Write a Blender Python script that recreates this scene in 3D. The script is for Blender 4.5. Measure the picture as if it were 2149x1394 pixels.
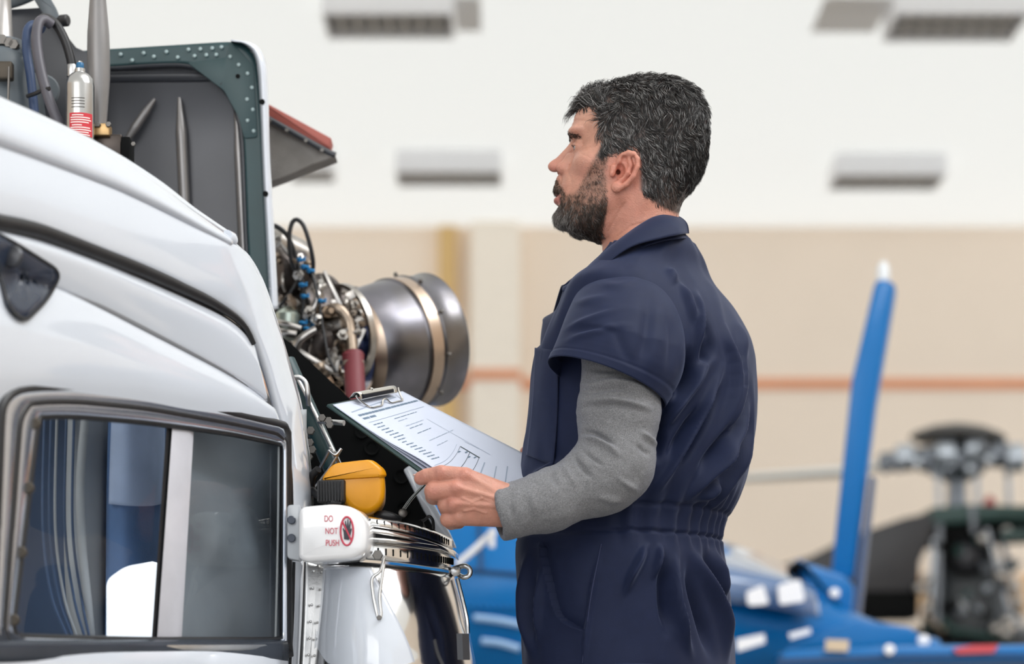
import bpy, bmesh, math, random
import numpy as np
from mathutils import Vector, Matrix

for o in list(bpy.data.objects): bpy.data.objects.remove(o, do_unlink=True)
random.seed(7)
RNG = np.random.default_rng(11)
SC = bpy.context.scene
COL = SC.collection
PI = math.pi

# ------------------------------------------------------------------ camera
FPX, CX, HZ, ZC = 5000.0, 1074.5, 1560.0, 0.75      # focal length, centre column and horizon row in picture units, eye height
cam = bpy.data.objects.new('camera', bpy.data.cameras.new('camera'))
COL.objects.link(cam)
cam.location = (0, 0, ZC)
cam.rotation_euler = (PI/2, 0, 0)
cam.data.sensor_width = 36
cam.data.lens = 36*FPX/2149
cam.data.shift_y = (HZ-697)/2149
cam.data.clip_end = 200
cam.data.dof.use_dof = True
cam.data.dof.focus_distance = 3.66
cam.data.dof.aperture_fstop = 3.0
SC.camera = cam

# ------------------------------------------------------------------ daylight
SC.view_settings.view_transform = 'Standard'
SC.view_settings.look = 'None'
SC.view_settings.gamma = 1
SC.view_settings.use_curve_mapping = False
SC.view_settings.exposure = 0.74
world = bpy.data.worlds.new('overcast_sky'); SC.world = world
world.use_nodes = True
bg = world.node_tree.nodes['Background']
bg.inputs[0].default_value = (0.93, 0.965, 1.0, 1)
bg.inputs[1].default_value = 1.0
def area(name, loc, target, sx, sy, power, color):
    l = bpy.data.lights.new(name, 'AREA'); l.shape = 'RECTANGLE'; l.size = sx; l.size_y = sy
    l.energy = power; l.color = color
    o = bpy.data.objects.new(name, l); COL.objects.link(o); o.location = loc
    o.rotation_euler = (Vector(target)-Vector(loc)).to_track_quat('-Z', 'Y').to_euler()
    return o
# daylight through the tall hangar door behind the photographer
area('hangar_door_daylight', (-3.5, -5.0, 5.2), (0.0, 4.0, 1.3), 7.0, 4.0, 170, (1.0, 0.985, 0.96))
# added overhead area light, for more contrast on the man
area('added_overhead_light', (2.6, 2.9, 5.85), (0.6, 3.6, 0.0), 4.0, 4.0, 240, (0.96, 0.98, 1.0))

# ------------------------------------------------------------------ helpers
def P(px, py, Y):
    return np.array([(px-CX)/FPX*Y, Y, ZC+(HZ-py)/FPX*Y])
def PP(pts):
    return np.array([P(*p) for p in pts])
def proj(V):
    return np.stack([CX+V[:, 0]/V[:, 1]*FPX, HZ-(V[:, 2]-ZC)/V[:, 1]*FPX], 1)
def smoothstep(a, b, x):
    t = np.clip((x-a)/(b-a), 0, 1); return t*t*(3-2*t)
def crom(pts, n, closed=False):
    """n points along a Catmull-Rom curve through pts (spaced by chord length)"""
    p = np.asarray(pts, float)
    if closed: q = np.vstack([p[-1], p, p[0], p[1]])
    else: q = np.vstack([2*p[0]-p[1], p, 2*p[-1]-p[-2]])
    m = len(q)-3
    seg = np.linalg.norm(q[2:2+m]-q[1:1+m], axis=1)+1e-9
    cum = np.concatenate([[0], np.cumsum(seg)])
    s = np.linspace(0, cum[-1], n, endpoint=not closed)
    k = np.clip(np.searchsorted(cum, s, side='right')-1, 0, m-1)
    t = ((s-cum[k])/seg[k])[:, None]
    a, b, c, d = q[k], q[k+1], q[k+2], q[k+3]
    return 0.5*((2*b)+(c-a)*t+(2*a-5*b+4*c-d)*t*t+(3*b-a-3*c+d)*t**3)

OFF = {}
def thing(name, label, cat, loc=(0, 0, 0), group=None):
    o = bpy.data.objects.new(name, None); COL.objects.link(o)
    o.empty_display_size = 0.05
    o.location = loc; o['label'] = label; o['category'] = cat
    if group: o['group'] = group
    OFF[o.name] = np.array(loc, float)
    return o
def tag(o, label, cat, group=None):
    o['label'] = label; o['category'] = cat
    if group: o['group'] = group
    return o
def link(name, me, parent=None, mat=None, label=None, kind=None):
    o = bpy.data.objects.new(name, me); COL.objects.link(o)
    if mat is not None and not me.materials: me.materials.append(mat)
    if parent is not None:
        o.parent = parent; OFF[o.name] = OFF[parent.name]
    else: OFF[o.name] = np.zeros(3)
    if label: o['label'] = label
    if kind: o['kind'] = kind
    return o
def mesh(name, V, F, mat, parent=None, smooth=True, label=None, kind=None, sharp=None):
    V = np.asarray(V, float)
    if parent is not None: V = V-OFF[parent.name]
    me = bpy.data.meshes.new(name)
    if isinstance(F, np.ndarray):
        k = F.shape[1]
        me.vertices.add(len(V)); me.vertices.foreach_set('co', V.astype(np.float32).ravel())
        me.loops.add(F.size); me.loops.foreach_set('vertex_index', F.astype(np.int32).ravel())
        me.polygons.add(len(F)); me.polygons.foreach_set('loop_start', np.arange(0, F.size, k, dtype=np.int32))
        me.update(calc_edges=True)
    else:
        me.from_pydata([tuple(v) for v in V], [], [tuple(int(i) for i in f) for f in F])
    me.validate()
    if smooth: me.polygons.foreach_set('use_smooth', np.ones(len(me.polygons), bool))
    if sharp is not None:
        try: me.set_sharp_from_angle(angle=math.radians(sharp))
        except Exception: pass
    return link(name, me, parent, mat, label, kind)
def place(name, me, parent, loc, rot=None, scale=None, label=None):
    """another object that shares the mesh me, at a world place"""
    o = link(name, me, parent, None, label)
    o.location = np.asarray(loc)-(OFF[parent.name] if parent is not None else 0)
    if rot is not None: o.rotation_euler = rot
    if scale is not None: o.scale = scale
    return o
def join(parts):
    V, F, n = [], [], 0
    for v, f in parts:
        V.append(np.asarray(v, float)); F += [tuple(int(i)+n for i in q) for q in f]; n += len(v)
    return np.vstack(V), F
def grid_faces(nv, nu, close_u=False, close_v=False):
    i = np.arange(nv if close_v else nv-1)[:, None]; j = np.arange(nu if close_u else nu-1)[None, :]
    i2 = (i+1) % nv; j2 = (j+1) % nu
    a = i*nu+j; b = i*nu+j2; c = i2*nu+j2; d = i2*nu+j
    return np.stack([a, b, c, d], -1).reshape(-1, 4)
def loft_pts(curves, nv, nu, closed=False):
    """surface through world-space curves, (nv, nu, 3)"""
    rows = np.array([crom(c, nu, closed) for c in curves])
    out = np.empty((nv, nu, 3))
    if len(rows) == 2:
        t = np.linspace(0, 1, nv)[:, None, None]; return rows[0]*(1-t)+rows[1]*t
    seg = np.linalg.norm(np.diff(rows, axis=0), axis=2).mean(1)
    cum = np.concatenate([[0], np.cumsum(seg)])
    q = np.concatenate([[2*rows[0]-rows[1]], rows, [2*rows[-1]-rows[-2]]])
    s = np.linspace(0, cum[-1], nv); k = np.clip(np.searchsorted(cum, s, side='right')-1, 0, len(seg)-1)
    t = ((s-cum[k])/seg[k])[:, None, None]
    a, b, c, d = q[k], q[k+1], q[k+2], q[k+3]
    return 0.5*((2*b)+(c-a)*t+(2*a-5*b+4*c-d)*t*t+(3*b-a-3*c+d)*t**3)
def solid(o, th, offset=-1):
    m = o.modifiers.new('thickness', 'SOLIDIFY'); m.thickness = th; m.offset = offset; return o
def sheet(name, curves, nv, nu, mat, parent=None, th=0.004, offset=-1, label=None, closed=False):
    G = loft_pts(curves, nv, nu, closed)
    o = mesh(name, G.reshape(-1, 3), grid_faces(nv, nu, closed), mat, parent, label=label)
    if th: solid(o, th, offset)
    return o
def frames(path):
    p = np.asarray(path, float); n = len(p)
    t = np.gradient(p, axis=0); t /= np.linalg.norm(t, axis=1)[:, None]+1e-12
    up = np.array([0, 0, 1.0]) if abs(t[0][2]) < 0.9 else np.array([0, 1.0, 0])
    a = np.cross(t[0], up); a /= np.linalg.norm(a)
    A = np.empty_like(p); B = np.empty_like(p)
    for i in range(n):
        a = a-t[i]*np.dot(a, t[i]); a /= np.linalg.norm(a)+1e-12
        A[i] = a; B[i] = np.cross(t[i], a)
    return t, A, B
def tube_vf(path, r, sides=10, caps=True):
    p = np.asarray(path, float); n = len(p)
    r = np.broadcast_to(np.asarray(r, float), (n,))
    t, A, B = frames(p)
    th = np.linspace(0, 2*PI, sides, endpoint=False)
    V = p[:, None]+r[:, None, None]*(np.cos(th)[None, :, None]*A[:, None]+np.sin(th)[None, :, None]*B[:, None])
    F = [tuple(f) for f in grid_faces(n, sides, True)]
    if caps: F += [tuple(range(sides))[::-1], tuple(range((n-1)*sides, n*sides))]
    return V.reshape(-1, 3), F
def tube(name, pts, r, mat, parent=None, n=None, sides=10, smooth_path=True, label=None):
    pts = np.asarray(pts, float)
    path = crom(pts, n or max(8, 6*len(pts))) if (smooth_path and len(pts) > 2) else pts
    if np.ndim(r): r = np.interp(np.linspace(0, 1, len(path)), np.linspace(0, 1, len(r)), r)
    V, F = tube_vf(path, r, sides)
    return mesh(name, V, F, mat, parent, label=label, sharp=50)
def axes(d, up=(0, 0, 1)):
    z = np.asarray(d, float); z = z/np.linalg.norm(z)
    up = np.asarray(up, float)
    if abs(np.dot(z, up)) > 0.95: up = np.array([0, 1.0, 0])
    x = np.cross(up, z); x /= np.linalg.norm(x); y = np.cross(z, x)
    return x, y, z
def lathe_vf(origin, d, prof, sides=32, closed=False):
    """prof: (distance along d, radius)"""
    x, y, z = axes(d); o = np.asarray(origin, float)
    th = np.linspace(0, 2*PI, sides, endpoint=False)
    ring = np.cos(th)[:, None]*x+np.sin(th)[:, None]*y
    V = np.array([o+z*s+ring*r for s, r in prof]).reshape(-1, 3)
    F = [tuple(f) for f in grid_faces(len(prof), sides, True, closed)]
    if not closed:
        F += [tuple(range(sides))[::-1], tuple(range((len(prof)-1)*sides, len(prof)*sides))]
    return V, F
def lathe(name, origin, d, prof, mat, parent=None, sides=32, closed=False, label=None, sharp=35):
    V, F = lathe_vf(origin, d, prof, sides, closed)
    return mesh(name, V, F, mat, parent, label=label, sharp=sharp)
def box_vf(c, s, ax=None, bev=0.0):
    c = np.asarray(c, float); s = np.asarray(s, float)/2
    X = np.eye(3) if ax is None else np.asarray(ax, float)
    bm = bmesh.new(); bmesh.ops.create_cube(bm, size=2)
    for v in bm.verts: v.co = Vector((v.co.x*s[0], v.co.y*s[1], v.co.z*s[2]))
    if bev: bmesh.ops.bevel(bm, geom=bm.edges[:], offset=min(bev, min(s)*0.95), segments=3, profile=0.5, affect='EDGES')
    bm.verts.index_update()
    V = np.array([v.co[:] for v in bm.verts]); F = [tuple(v.index for v in f.verts) for f in bm.faces]
    bm.free()
    return c+V@X, F
def box(name, c, s, mat, parent=None, ax=None, bev=0.0, label=None, smooth=True):
    V, F = box_vf(c, s, ax, bev)
    return mesh(name, V, F, mat, parent, label=label, sharp=40)
def prism_vf(poly, d, bev=0.0):
    """a flat world-space outline pushed along d"""
    p = np.asarray(poly, float); d = np.asarray(d, float); n = len(p)
    V = np.vstack([p, p+d])
    F = [tuple(range(n)), tuple(range(2*n-1, n-1, -1))]+[(i, i+n, (i+1) % n+n, (i+1) % n) for i in range(n)]
    bm = bmesh.new(); vs = [bm.verts.new(v) for v in V]
    for f in F: bm.faces.new([vs[i] for i in f])
    bmesh.ops.recalc_face_normals(bm, faces=bm.faces[:])
    if bev:
        e = [e for e in bm.edges if e.calc_face_angle(0) > 0.5]
        bmesh.ops.bevel(bm, geom=e, offset=bev, segments=2, profile=0.5, affect='EDGES')
    bm.verts.index_update()
    V = np.array([v.co[:] for v in bm.verts]); F = [tuple(v.index for v in f.verts) for f in bm.faces]
    bm.free()
    return V, F
def prism(name, poly, d, mat, parent=None, bev=0.0, label=None):
    V, F = prism_vf(poly, d, bev)
    return mesh(name, V, F, mat, parent, label=label, sharp=35)
def rounded(pts, r, n=5):
    """2-D/3-D closed outline with its corners rounded off"""
    p = np.asarray(pts, float); out = []
    for i in range(len(p)):
        a, b, c = p[i-1], p[i], p[(i+1) % len(p)]
        r_i = r[i] if np.ndim(r) else r
        ra = min(r_i, np.linalg.norm(a-b)*0.45, np.linalg.norm(c-b)*0.45)
        q0 = b+(a-b)/np.linalg.norm(a-b)*ra; q1 = b+(c-b)/np.linalg.norm(c-b)*ra
        for t in np.linspace(0, 1, n): out.append((1-t)**2*q0+2*t*(1-t)*b+t*t*q1)
    return np.array(out)

# implicit surfaces -> mesh (naive surface nets)
def surface_nets(f, org, h):
    s = f < 0
    n = np.array(f.shape)-1
    cnt = np.zeros(n, np.float32); acc = np.zeros((3,)+tuple(n), np.float32)
    cross = []
    for ax in range(3):
        sl0 = [slice(None)]*3; sl1 = [slice(None)]*3
        sl0[ax] = slice(0, -1); sl1[ax] = slice(1, None)
        f0, f1 = f[tuple(sl0)], f[tuple(sl1)]
        c = s[tuple(sl0)] != s[tuple(sl1)]
        I = np.argwhere(c)
        t = (f0[c]/(f0[c]-f1[c])).astype(np.float32)
        cross.append((I, s[tuple(sl0)][c]))
        oth = [a for a in range(3) if a != ax]
        for da in (0, 1):
            for db in (0, 1):
                J = I.copy(); J[:, oth[0]] -= da; J[:, oth[1]] -= db
                ok = np.all((J >= 0) & (J < n), axis=1)
                Jk = J[ok]; Ik = I[ok].astype(np.float32)
                idx = (Jk[:, 0], Jk[:, 1], Jk[:, 2])
                np.add.at(cnt, idx, 1)
                for a in range(3):
                    np.add.at(acc[a], idx, Ik[:, a]+(t[ok] if a == ax else 0))
    m = cnt > 0
    vid = -np.ones(n, np.int64); vid[m] = np.arange(m.sum())
    V = np.stack([acc[a][m]/cnt[m] for a in range(3)], 1)*h+np.asarray(org)
    Q = []
    for ax in range(3):
        I, sg = cross[ax]; o1, o2 = [(1, 2), (2, 0), (0, 1)][ax]
        ok = (I[:, o1] > 0) & (I[:, o2] > 0) & (I[:, o1] < n[o1]) & (I[:, o2] < n[o2])
        I = I[ok]; sg = sg[ok]
        def vv(d1, d2):
            J = I.copy(); J[:, o1] -= d1; J[:, o2] -= d2
            return vid[J[:, 0], J[:, 1], J[:, 2]]
        q = np.stack([vv(1, 1), vv(0, 1), vv(0, 0), vv(1, 0)], 1)
        q[~sg] = q[~sg][:, ::-1]
        Q.append(q)
    return V, np.vstack(Q)
class Field:
    """signed field on a box grid; smooth unions and cuts"""
    def __init__(s, lo, hi, h):
        s.lo = np.array(lo, float); s.h = h
        ax = [np.arange(a, b+h, h, dtype=np.float32) for a, b in zip(lo, hi)]
        s.X, s.Y, s.Z = np.meshgrid(*ax, indexing='ij'); s.f = np.full(s.X.shape, 1e3, np.float32)
    def ell(s, c, r):
        x, y, z = (s.X-c[0])/r[0], (s.Y-c[1])/r[1], (s.Z-c[2])/r[2]
        q = np.sqrt(x*x+y*y+z*z); g = np.sqrt((x/r[0])**2+(y/r[1])**2+(z/r[2])**2)+1e-6
        return q*(q-1)/g
    def cone(s, a, b, ra, rb):
        a = np.array(a, float); d = np.array(b, float)-a; L = np.dot(d, d)
        t = np.clip(((s.X-a[0])*d[0]+(s.Y-a[1])*d[1]+(s.Z-a[2])*d[2])/L, 0, 1)
        return np.sqrt((s.X-a[0]-t*d[0])**2+(s.Y-a[1]-t*d[1])**2+(s.Z-a[2]-t*d[2])**2)-(ra+(rb-ra)*t)
    def add(s, d, k=6.0):
        h = np.clip(0.5+0.5*(s.f-d)/k, 0, 1); s.f = s.f*(1-h)+d*h-k*h*(1-h); return s
    def cut(s, d, k=4.0):
        d = -d; h = np.clip(0.5-0.5*(s.f-d)/k, 0, 1); s.f = s.f*(1-h)+d*h+k*h*(1-h); return s
    def mesh(s): return surface_nets(s.f, s.lo, s.h)
def vnormals(V, F):
    F = np.asarray(F)
    n = np.cross(V[F[:, 2]]-V[F[:, 0]], V[F[:, 3]]-V[F[:, 1]]) if F.shape[1] == 4 else np.cross(V[F[:, 1]]-V[F[:, 0]], V[F[:, 2]]-V[F[:, 0]])
    N = np.zeros_like(V)
    for k in range(F.shape[1]): np.add.at(N, F[:, k], n)
    return N/(np.linalg.norm(N, axis=1)[:, None]+1e-12)
def relax(V, F, it=2, lam=0.5):
    E = np.vstack([F[:, [0, 1]], F[:, [1, 2]], F[:, [2, 3]], F[:, [3, 0]]])
    deg = np.zeros(len(V)); np.add.at(deg, E[:, 0], 1); np.add.at(deg, E[:, 1], 1)
    for _ in range(it):
        S = np.zeros_like(V); np.add.at(S, E[:, 0], V[E[:, 1]]); np.add.at(S, E[:, 1], V[E[:, 0]])
        V = V*(1-lam)+lam*S/np.maximum(deg, 1)[:, None]
    return V
def vnoise(p, seed=0):
    """smooth value noise in 3-D, about -1..1"""
    p = np.asarray(p, float); i = np.floor(p).astype(np.int64); f = p-i; f = f*f*(3-2*f)
    def hsh(x, y, z):
        n = (x*374761393+y*668265263+z*2147483647+seed*974711) & 0xFFFFFFFF
        n = ((n ^ (n >> 13))*1274126177) & 0xFFFFFFFF
        return ((n ^ (n >> 16)) & 0xFFFF)/32767.5-1
    r = 0
    for dx in (0, 1):
        for dy in (0, 1):
            for dz in (0, 1):
                w = (f[:, 0] if dx else 1-f[:, 0])*(f[:, 1] if dy else 1-f[:, 1])*(f[:, 2] if dz else 1-f[:, 2])
                r = r+w*hsh(i[:, 0]+dx, i[:, 1]+dy, i[:, 2]+dz)
    return r
def in_poly(p, poly):
    x, y = p[:, 0], p[:, 1]; r = np.zeros(len(p), bool); q = np.asarray(poly, float)
    for i in range(len(q)):
        (x1, y1), (x2, y2) = q[i], q[i-1]
        c = ((y1 > y) != (y2 > y)); r ^= c & (x < (x2-x1)*(y-y1)/((y2-y1) if y2 != y1 else 1e-9)+x1)
    return r
def dist_poly(p, line):
    """distance to a polyline, and how far along it (0..1)"""
    q = np.asarray(line, float); best = np.full(len(p), 1e9); along = np.zeros(len(p)); side = np.zeros(len(p))
    L = np.linalg.norm(np.diff(q, axis=0), axis=1); cum = np.concatenate([[0], np.cumsum(L)])
    for i in range(len(q)-1):
        d = q[i+1]-q[i]; t = np.clip(((p-q[i])@d)/(d@d), 0, 1)
        e = p-q[i]-t[:, None]*d; dd = np.linalg.norm(e, axis=1)
        m = dd < best; best[m] = dd[m]; along[m] = ((cum[i]+t*L[i])/cum[-1])[m]
        side[m] = np.sign(d[0]*e[:, 1]-d[1]*e[:, 0])[m]
    return best, along, side

# ------------------------------------------------------------------ materials
def srgb(r, g, b):
    f = lambda c: (c/255/12.92) if c/255 <= 0.04045 else ((c/255+0.055)/1.055)**2.4
    return (f(r), f(g), f(b), 1)
MATS = {}
def mat(name, col, rough=0.5, metal=0.0, bump=0.0, bscale=200.0, var=0.0, vscale=12.0, coat=0.0, attr=None, sheen=0.0, sss=0.0, spec=None, aniso=0.0, wear=None):
    if name in MATS: return MATS[name]
    m = bpy.data.materials.new(name); m.use_nodes = True
    nt = m.node_tree; b = nt.nodes['Principled BSDF']
    b.inputs['Base Color'].default_value = col
    b.inputs['Roughness'].default_value = rough
    b.inputs['Metallic'].default_value = metal
    if spec is not None: b.inputs['Specular IOR Level'].default_value = spec
    if coat: b.inputs['Coat Weight'].default_value = coat; b.inputs['Coat Roughness'].default_value = 0.03
    if sheen:
        b.inputs['Sheen Weight'].default_value = sheen; b.inputs['Sheen Roughness'].default_value = 0.4; b.inputs['Sheen Tint'].default_value = (0.6, 0.68, 1.0, 1)
    if sss:
        b.inputs['Subsurface Weight'].default_value = sss; b.inputs['Subsurface Radius'].default_value = (1.0, 0.35, 0.2)
        b.inputs['Subsurface Scale'].default_value = 0.006
    if aniso: b.inputs['Anisotropic'].default_value = aniso
    src = None
    if attr:
        a = nt.nodes.new('ShaderNodeAttribute'); a.attribute_name = attr; src = a.outputs['Color']
    tc = nt.nodes.new('ShaderNodeTexCoord')
    if var or wear:
        nz = nt.nodes.new('ShaderNodeTexNoise'); nz.inputs['Scale'].default_value = vscale; nz.inputs['Detail'].default_value = 5
        nt.links.new(tc.outputs['Object'], nz.inputs['Vector'])
        mx = nt.nodes.new('ShaderNodeMix'); mx.data_type = 'RGBA'; mx.blend_type = 'MULTIPLY'
        mx.inputs[0].default_value = 1.0
        mr = nt.nodes.new('ShaderNodeMapRange'); mr.inputs[1].default_value = 0.3; mr.inputs[2].default_value = 0.7
        mr.inputs[3].default_value = 1-var; mr.inputs[4].default_value = 1+var
        nt.links.new(nz.outputs[0], mr.inputs[0])
        if src is not None: nt.links.new(src, mx.inputs[6])
        else: mx.inputs[6].default_value = col
        nt.links.new(mr.outputs[0], mx.inputs[7]); src = mx.outputs[2]
    if src is not None: nt.links.new(src, b.inputs['Base Color'])
    if bump:
        nz = nt.nodes.new('ShaderNodeTexNoise'); nz.inputs['Scale'].default_value = bscale; nz.inputs['Detail'].default_value = 3
        nt.links.new(tc.outputs['Object'], nz.inputs['Vector'])
        bp = nt.nodes.new('ShaderNodeBump'); bp.inputs['Strength'].default_value = bump; bp.inputs['Distance'].default_value = 0.002
        nt.links.new(nz.outputs[0], bp.inputs['Height']); nt.links.new(bp.outputs[0], b.inputs['Normal'])
    MATS[name] = m
    return m
def color_attr(o, cols):
    a = o.data.color_attributes.new('tone', 'FLOAT_COLOR', 'POINT')
    c = np.ones((len(o.data.vertices), 4), np.float32); c[:, :3] = cols
    a.data.foreach_set('color', c.ravel())
# ================================================================== the hangar
M_wall = mat('cream_wall_paint', srgb(248, 232, 215), 0.75, var=0.03, vscale=0.6)
M_ceil = mat('white_ceiling_paint', srgb(236, 234, 230), 0.7, var=0.015, vscale=0.5)
M_floor = mat('grey_concrete_floor', srgb(136, 134, 131), 0.35, var=0.06, vscale=2.0)
M_stripe = mat('orange_stripe_paint', srgb(230, 158, 118), 0.7, var=0.04, vscale=2)
YW, HC = 24.0, 6.0
def struct(o): o['kind'] = 'structure'; return o
struct(box('floor', (0, 9, -0.1), (30, 34, 0.2), M_floor))
WZ = ZC+(HZ-478)/FPX*YW                       # where wall and ceiling meet
struct(box('wall_back', (0, YW+0.15, WZ/2), (30, 0.3, WZ+0.4), M_wall))
struct(box('wall_right', (9.15, 2.0, WZ/2), (0.3, 20, WZ), M_wall))
struct(box('wall_left', (-9.15, 2.0, WZ/2), (0.3, 20, WZ), M_wall))
# ceiling made translucent so that sky light brightens it and the wall
M_roof = bpy.data.materials.new('translucent_ceiling'); M_roof.use_nodes = True
nt = M_roof.node_tree; nt.nodes.remove(nt.nodes['Principled BSDF'])
d1 = nt.nodes.new('ShaderNodeBsdfDiffuse'); d1.inputs[0].default_value = srgb(238, 236, 230)
d2 = nt.nodes.new('ShaderNodeBsdfTranslucent'); d2.inputs[0].default_value = srgb(246, 244, 238)
mx = nt.nodes.new('ShaderNodeMixShader'); mx.inputs[0].default_value = 0.5
nt.links.new(d1.outputs[0], mx.inputs[1]); nt.links.new(d2.outputs[0], mx.inputs[2]); nt.links.new(mx.outputs[0], nt.nodes['Material Output'].inputs[0])
MATS['translucent_ceiling'] = M_roof
struct(mesh('ceiling', [(-15, -8, WZ), (15, -8, WZ), (15, YW+0.3, WZ), (-15, YW+0.3, WZ)], [(3, 2, 1, 0)], M_roof, smooth=False))
# wall pier that carries the roof, with the stripe running round it
xa, xb = P(1010, 0, YW)[0], P(1112, 0, YW)[0]
struct(box('trim_1', ((xa+xb)/2-0.1, YW-0.12, WZ/2), (xb-xa, 0.5, WZ-0.02), mat('pier_paint', srgb(250, 240, 226), 0.75, var=0.02), bev=0.01))
M_yel = mat('yellowed_plaster', srgb(222, 188, 130), 0.8, var=0.06, vscale=1.5)
struct(box('trim_2', (P(940, 0, YW)[0], YW-0.05, WZ/2), (0.18, 0.2, WZ-0.02), M_yel, bev=0.01))
zs = P(0, 806, YW)[2]
struct(box('trim_3', (0, YW-0.012, zs), (18, 0.03, 0.10), M_stripe))
struct(box('trim_4', ((xa+xb)/2-0.1, YW-0.38, P(0, 798, YW)[2]), (xb-xa+0.02, 0.03, 0.10), M_stripe))
zb = P(0, 1130, YW)[2]
struct(box('baseboard_back', (0, YW-0.03, zb-0.55), (18, 0.06, 0.35), mat('ochre_dado', srgb(226, 190, 150), 0.7, var=0.03)))
# ================================================================== the mechanic
YH = 3.8
U = YH/FPX                                   # metres per picture unit at his distance
man = thing('person', 'bearded man in navy short-sleeved coverall over grey sweater holding a clipboard', 'person', (P(1310, 1560, YH)[0], YH, 0))
M_skin = mat('skin', (0.6, 0.35, 0.26, 1), 0.42, attr='tone', bump=0.45, bscale=420, var=0.09, vscale=70, sss=0.12)
M_navy = mat('navy_twill', srgb(22, 30, 56), 0.66, bump=0.12, bscale=1500, var=0.06, vscale=60, sheen=0.14, spec=0.18)
M_grey = mat('grey_marl_jersey', srgb(120, 120, 122), 0.85, bump=0.6, bscale=900, var=0.36, vscale=620, sheen=0.15, spec=0.2)
M_hair = mat('greying_hair', (0.03, 0.03, 0.03, 1), 0.38, attr='tone', spec=0.55)

# ---------------------------------------------------------------- head and neck (u right, v down, w towards the viewer; picture units)
def near(px, py, w):                         # a point seen at (px,py) on the near side, w in front of the mid-plane
    k = 1-w/FPX
    return (CX+(px-CX)*k, HZ-(HZ-py)*k, w)
HD = Field((1130, 140, -130), (1510, 600, 130), 2.1)
u, v, w = HD.X, HD.Y, HD.Z
tab = np.array([  # v, front, back, half width, widest column
    [170, 1325, 1380, 18, 1352], [175, 1290, 1415, 42, 1352], [184, 1262, 1440, 60, 1354], [200, 1238, 1461, 80, 1355], [218, 1221, 1474, 92, 1356],
    [235, 1209, 1483, 99, 1358], [258, 1200, 1487, 101, 1358], [275, 1197, 1488, 101, 1356], [292, 1203, 1487, 99, 1352], [310, 1207, 1484, 97, 1350],
    [330, 1200, 1483, 95, 1348], [350, 1191, 1479, 92, 1344], [370, 1180, 1471, 88, 1338], [395, 1172, 1456, 84, 1330], [420, 1170, 1434, 80, 1320],
    [445, 1170, 1408, 75, 1310], [462, 1176, 1382, 70, 1304], [476, 1192, 1368, 64, 1300], [490, 1216, 1352, 54, 1296], [502, 1246, 1338, 40, 1294], [512, 1275, 1320, 16, 1296]])
vv = v[0, :, 0]
def col(k): 
    s = np.interp(vv, tab[:, 0], tab[:, k]); ker = np.array([1, 2, 3, 2, 1])/9
    return np.convolve(np.pad(s, 2, mode='edge'), ker, mode='valid')[None, :, None]
uf, ub, W, uc = col(1), col(2), col(3), col(4)
du = np.where(u < uc, (u-uc)/(uc-uf), (u-uc)/(ub-uc)); n = 2.25
q = (np.abs(du)**n+np.abs(w/W)**n)**(1/n)
f0 = (q-1)*np.minimum(W, 60)
HD.f = np.maximum(f0, np.maximum(170-v, v-512)).astype(np.float32)
nk = HD.cone((1352, 430, 0), (1342, 620, 0), 72, 90)
HD.add(nk, 22)
for sd in (-1, 1):
    HD.add(HD.cone((1352, 425, 62*sd), (1280, 585, 30*sd), 15, 12), 20)       # neck muscle
    HD.add(HD.ell((1212, 281, 34*sd), (17, 10, 30)), 12)                      # brow
    HD.add(HD.ell((1240, 352, 58*sd), (30, 20, 24)), 22)                      # cheekbone
    HD.add(HD.cone((1300, 420, 66*sd), (1215, 470, 34*sd), 17, 16), 22)       # jaw line
    HD.cut(HD.ell((1197, 311, 36*sd), (11, 9, 21)), 12)                      # eye socket
    HD.add(HD.ell((1222, 314, 34*sd), (19.5, 18, 20)), 3)                     # lids over the eyeball
    HD.cut(HD.ell((1199, 315.5, 35*sd), (15, 4.6, 15.5)), 1.5)                # the slit between them
    HD.add(HD.cone((1214, 330, 40*sd), (1246, 324, 56*sd), 4, 3), 8)          # bag under the eye
# nose
HD.add(HD.cone((1207, 297, 0), (1170, 338, 0), 8.0, 10.5), 9)
HD.add(HD.ell((1163, 344, 0), (14.5, 12, 13)), 8)
for sd in (-1, 1):
    HD.add(HD.ell((1181, 352, 15*sd), (13, 10.5, 9)), 5)
    HD.cut(HD.ell((1165, 358.5, 12*sd), (9.5, 4.6, 7)), 1.8)
    HD.cut(HD.ell((1197, 352, 24*sd), (4, 9, 5)), 6)
    HD.add(HD.cone((1195, 330, 22*sd), (1182, 352, 20*sd), 6, 8), 14)
HD.add(HD.cone((1176, 372, 0), (1172, 392, 0), 9, 10), 10)
# mouth and chin
HD.add(HD.ell((1174, 398, 0), (12, 8, 26)), 6); HD.add(HD.ell((1173, 417, 0), (12, 8, 23)), 6)
HD.cut(HD.ell((1162, 408, 0), (11, 2.6, 32)), 4)
HD.cut(HD.ell((1160, 433, 0), (9, 6, 24)), 8)
HD.add(HD.ell((1186, 455, 0), (21, 20, 27)), 12)
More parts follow.
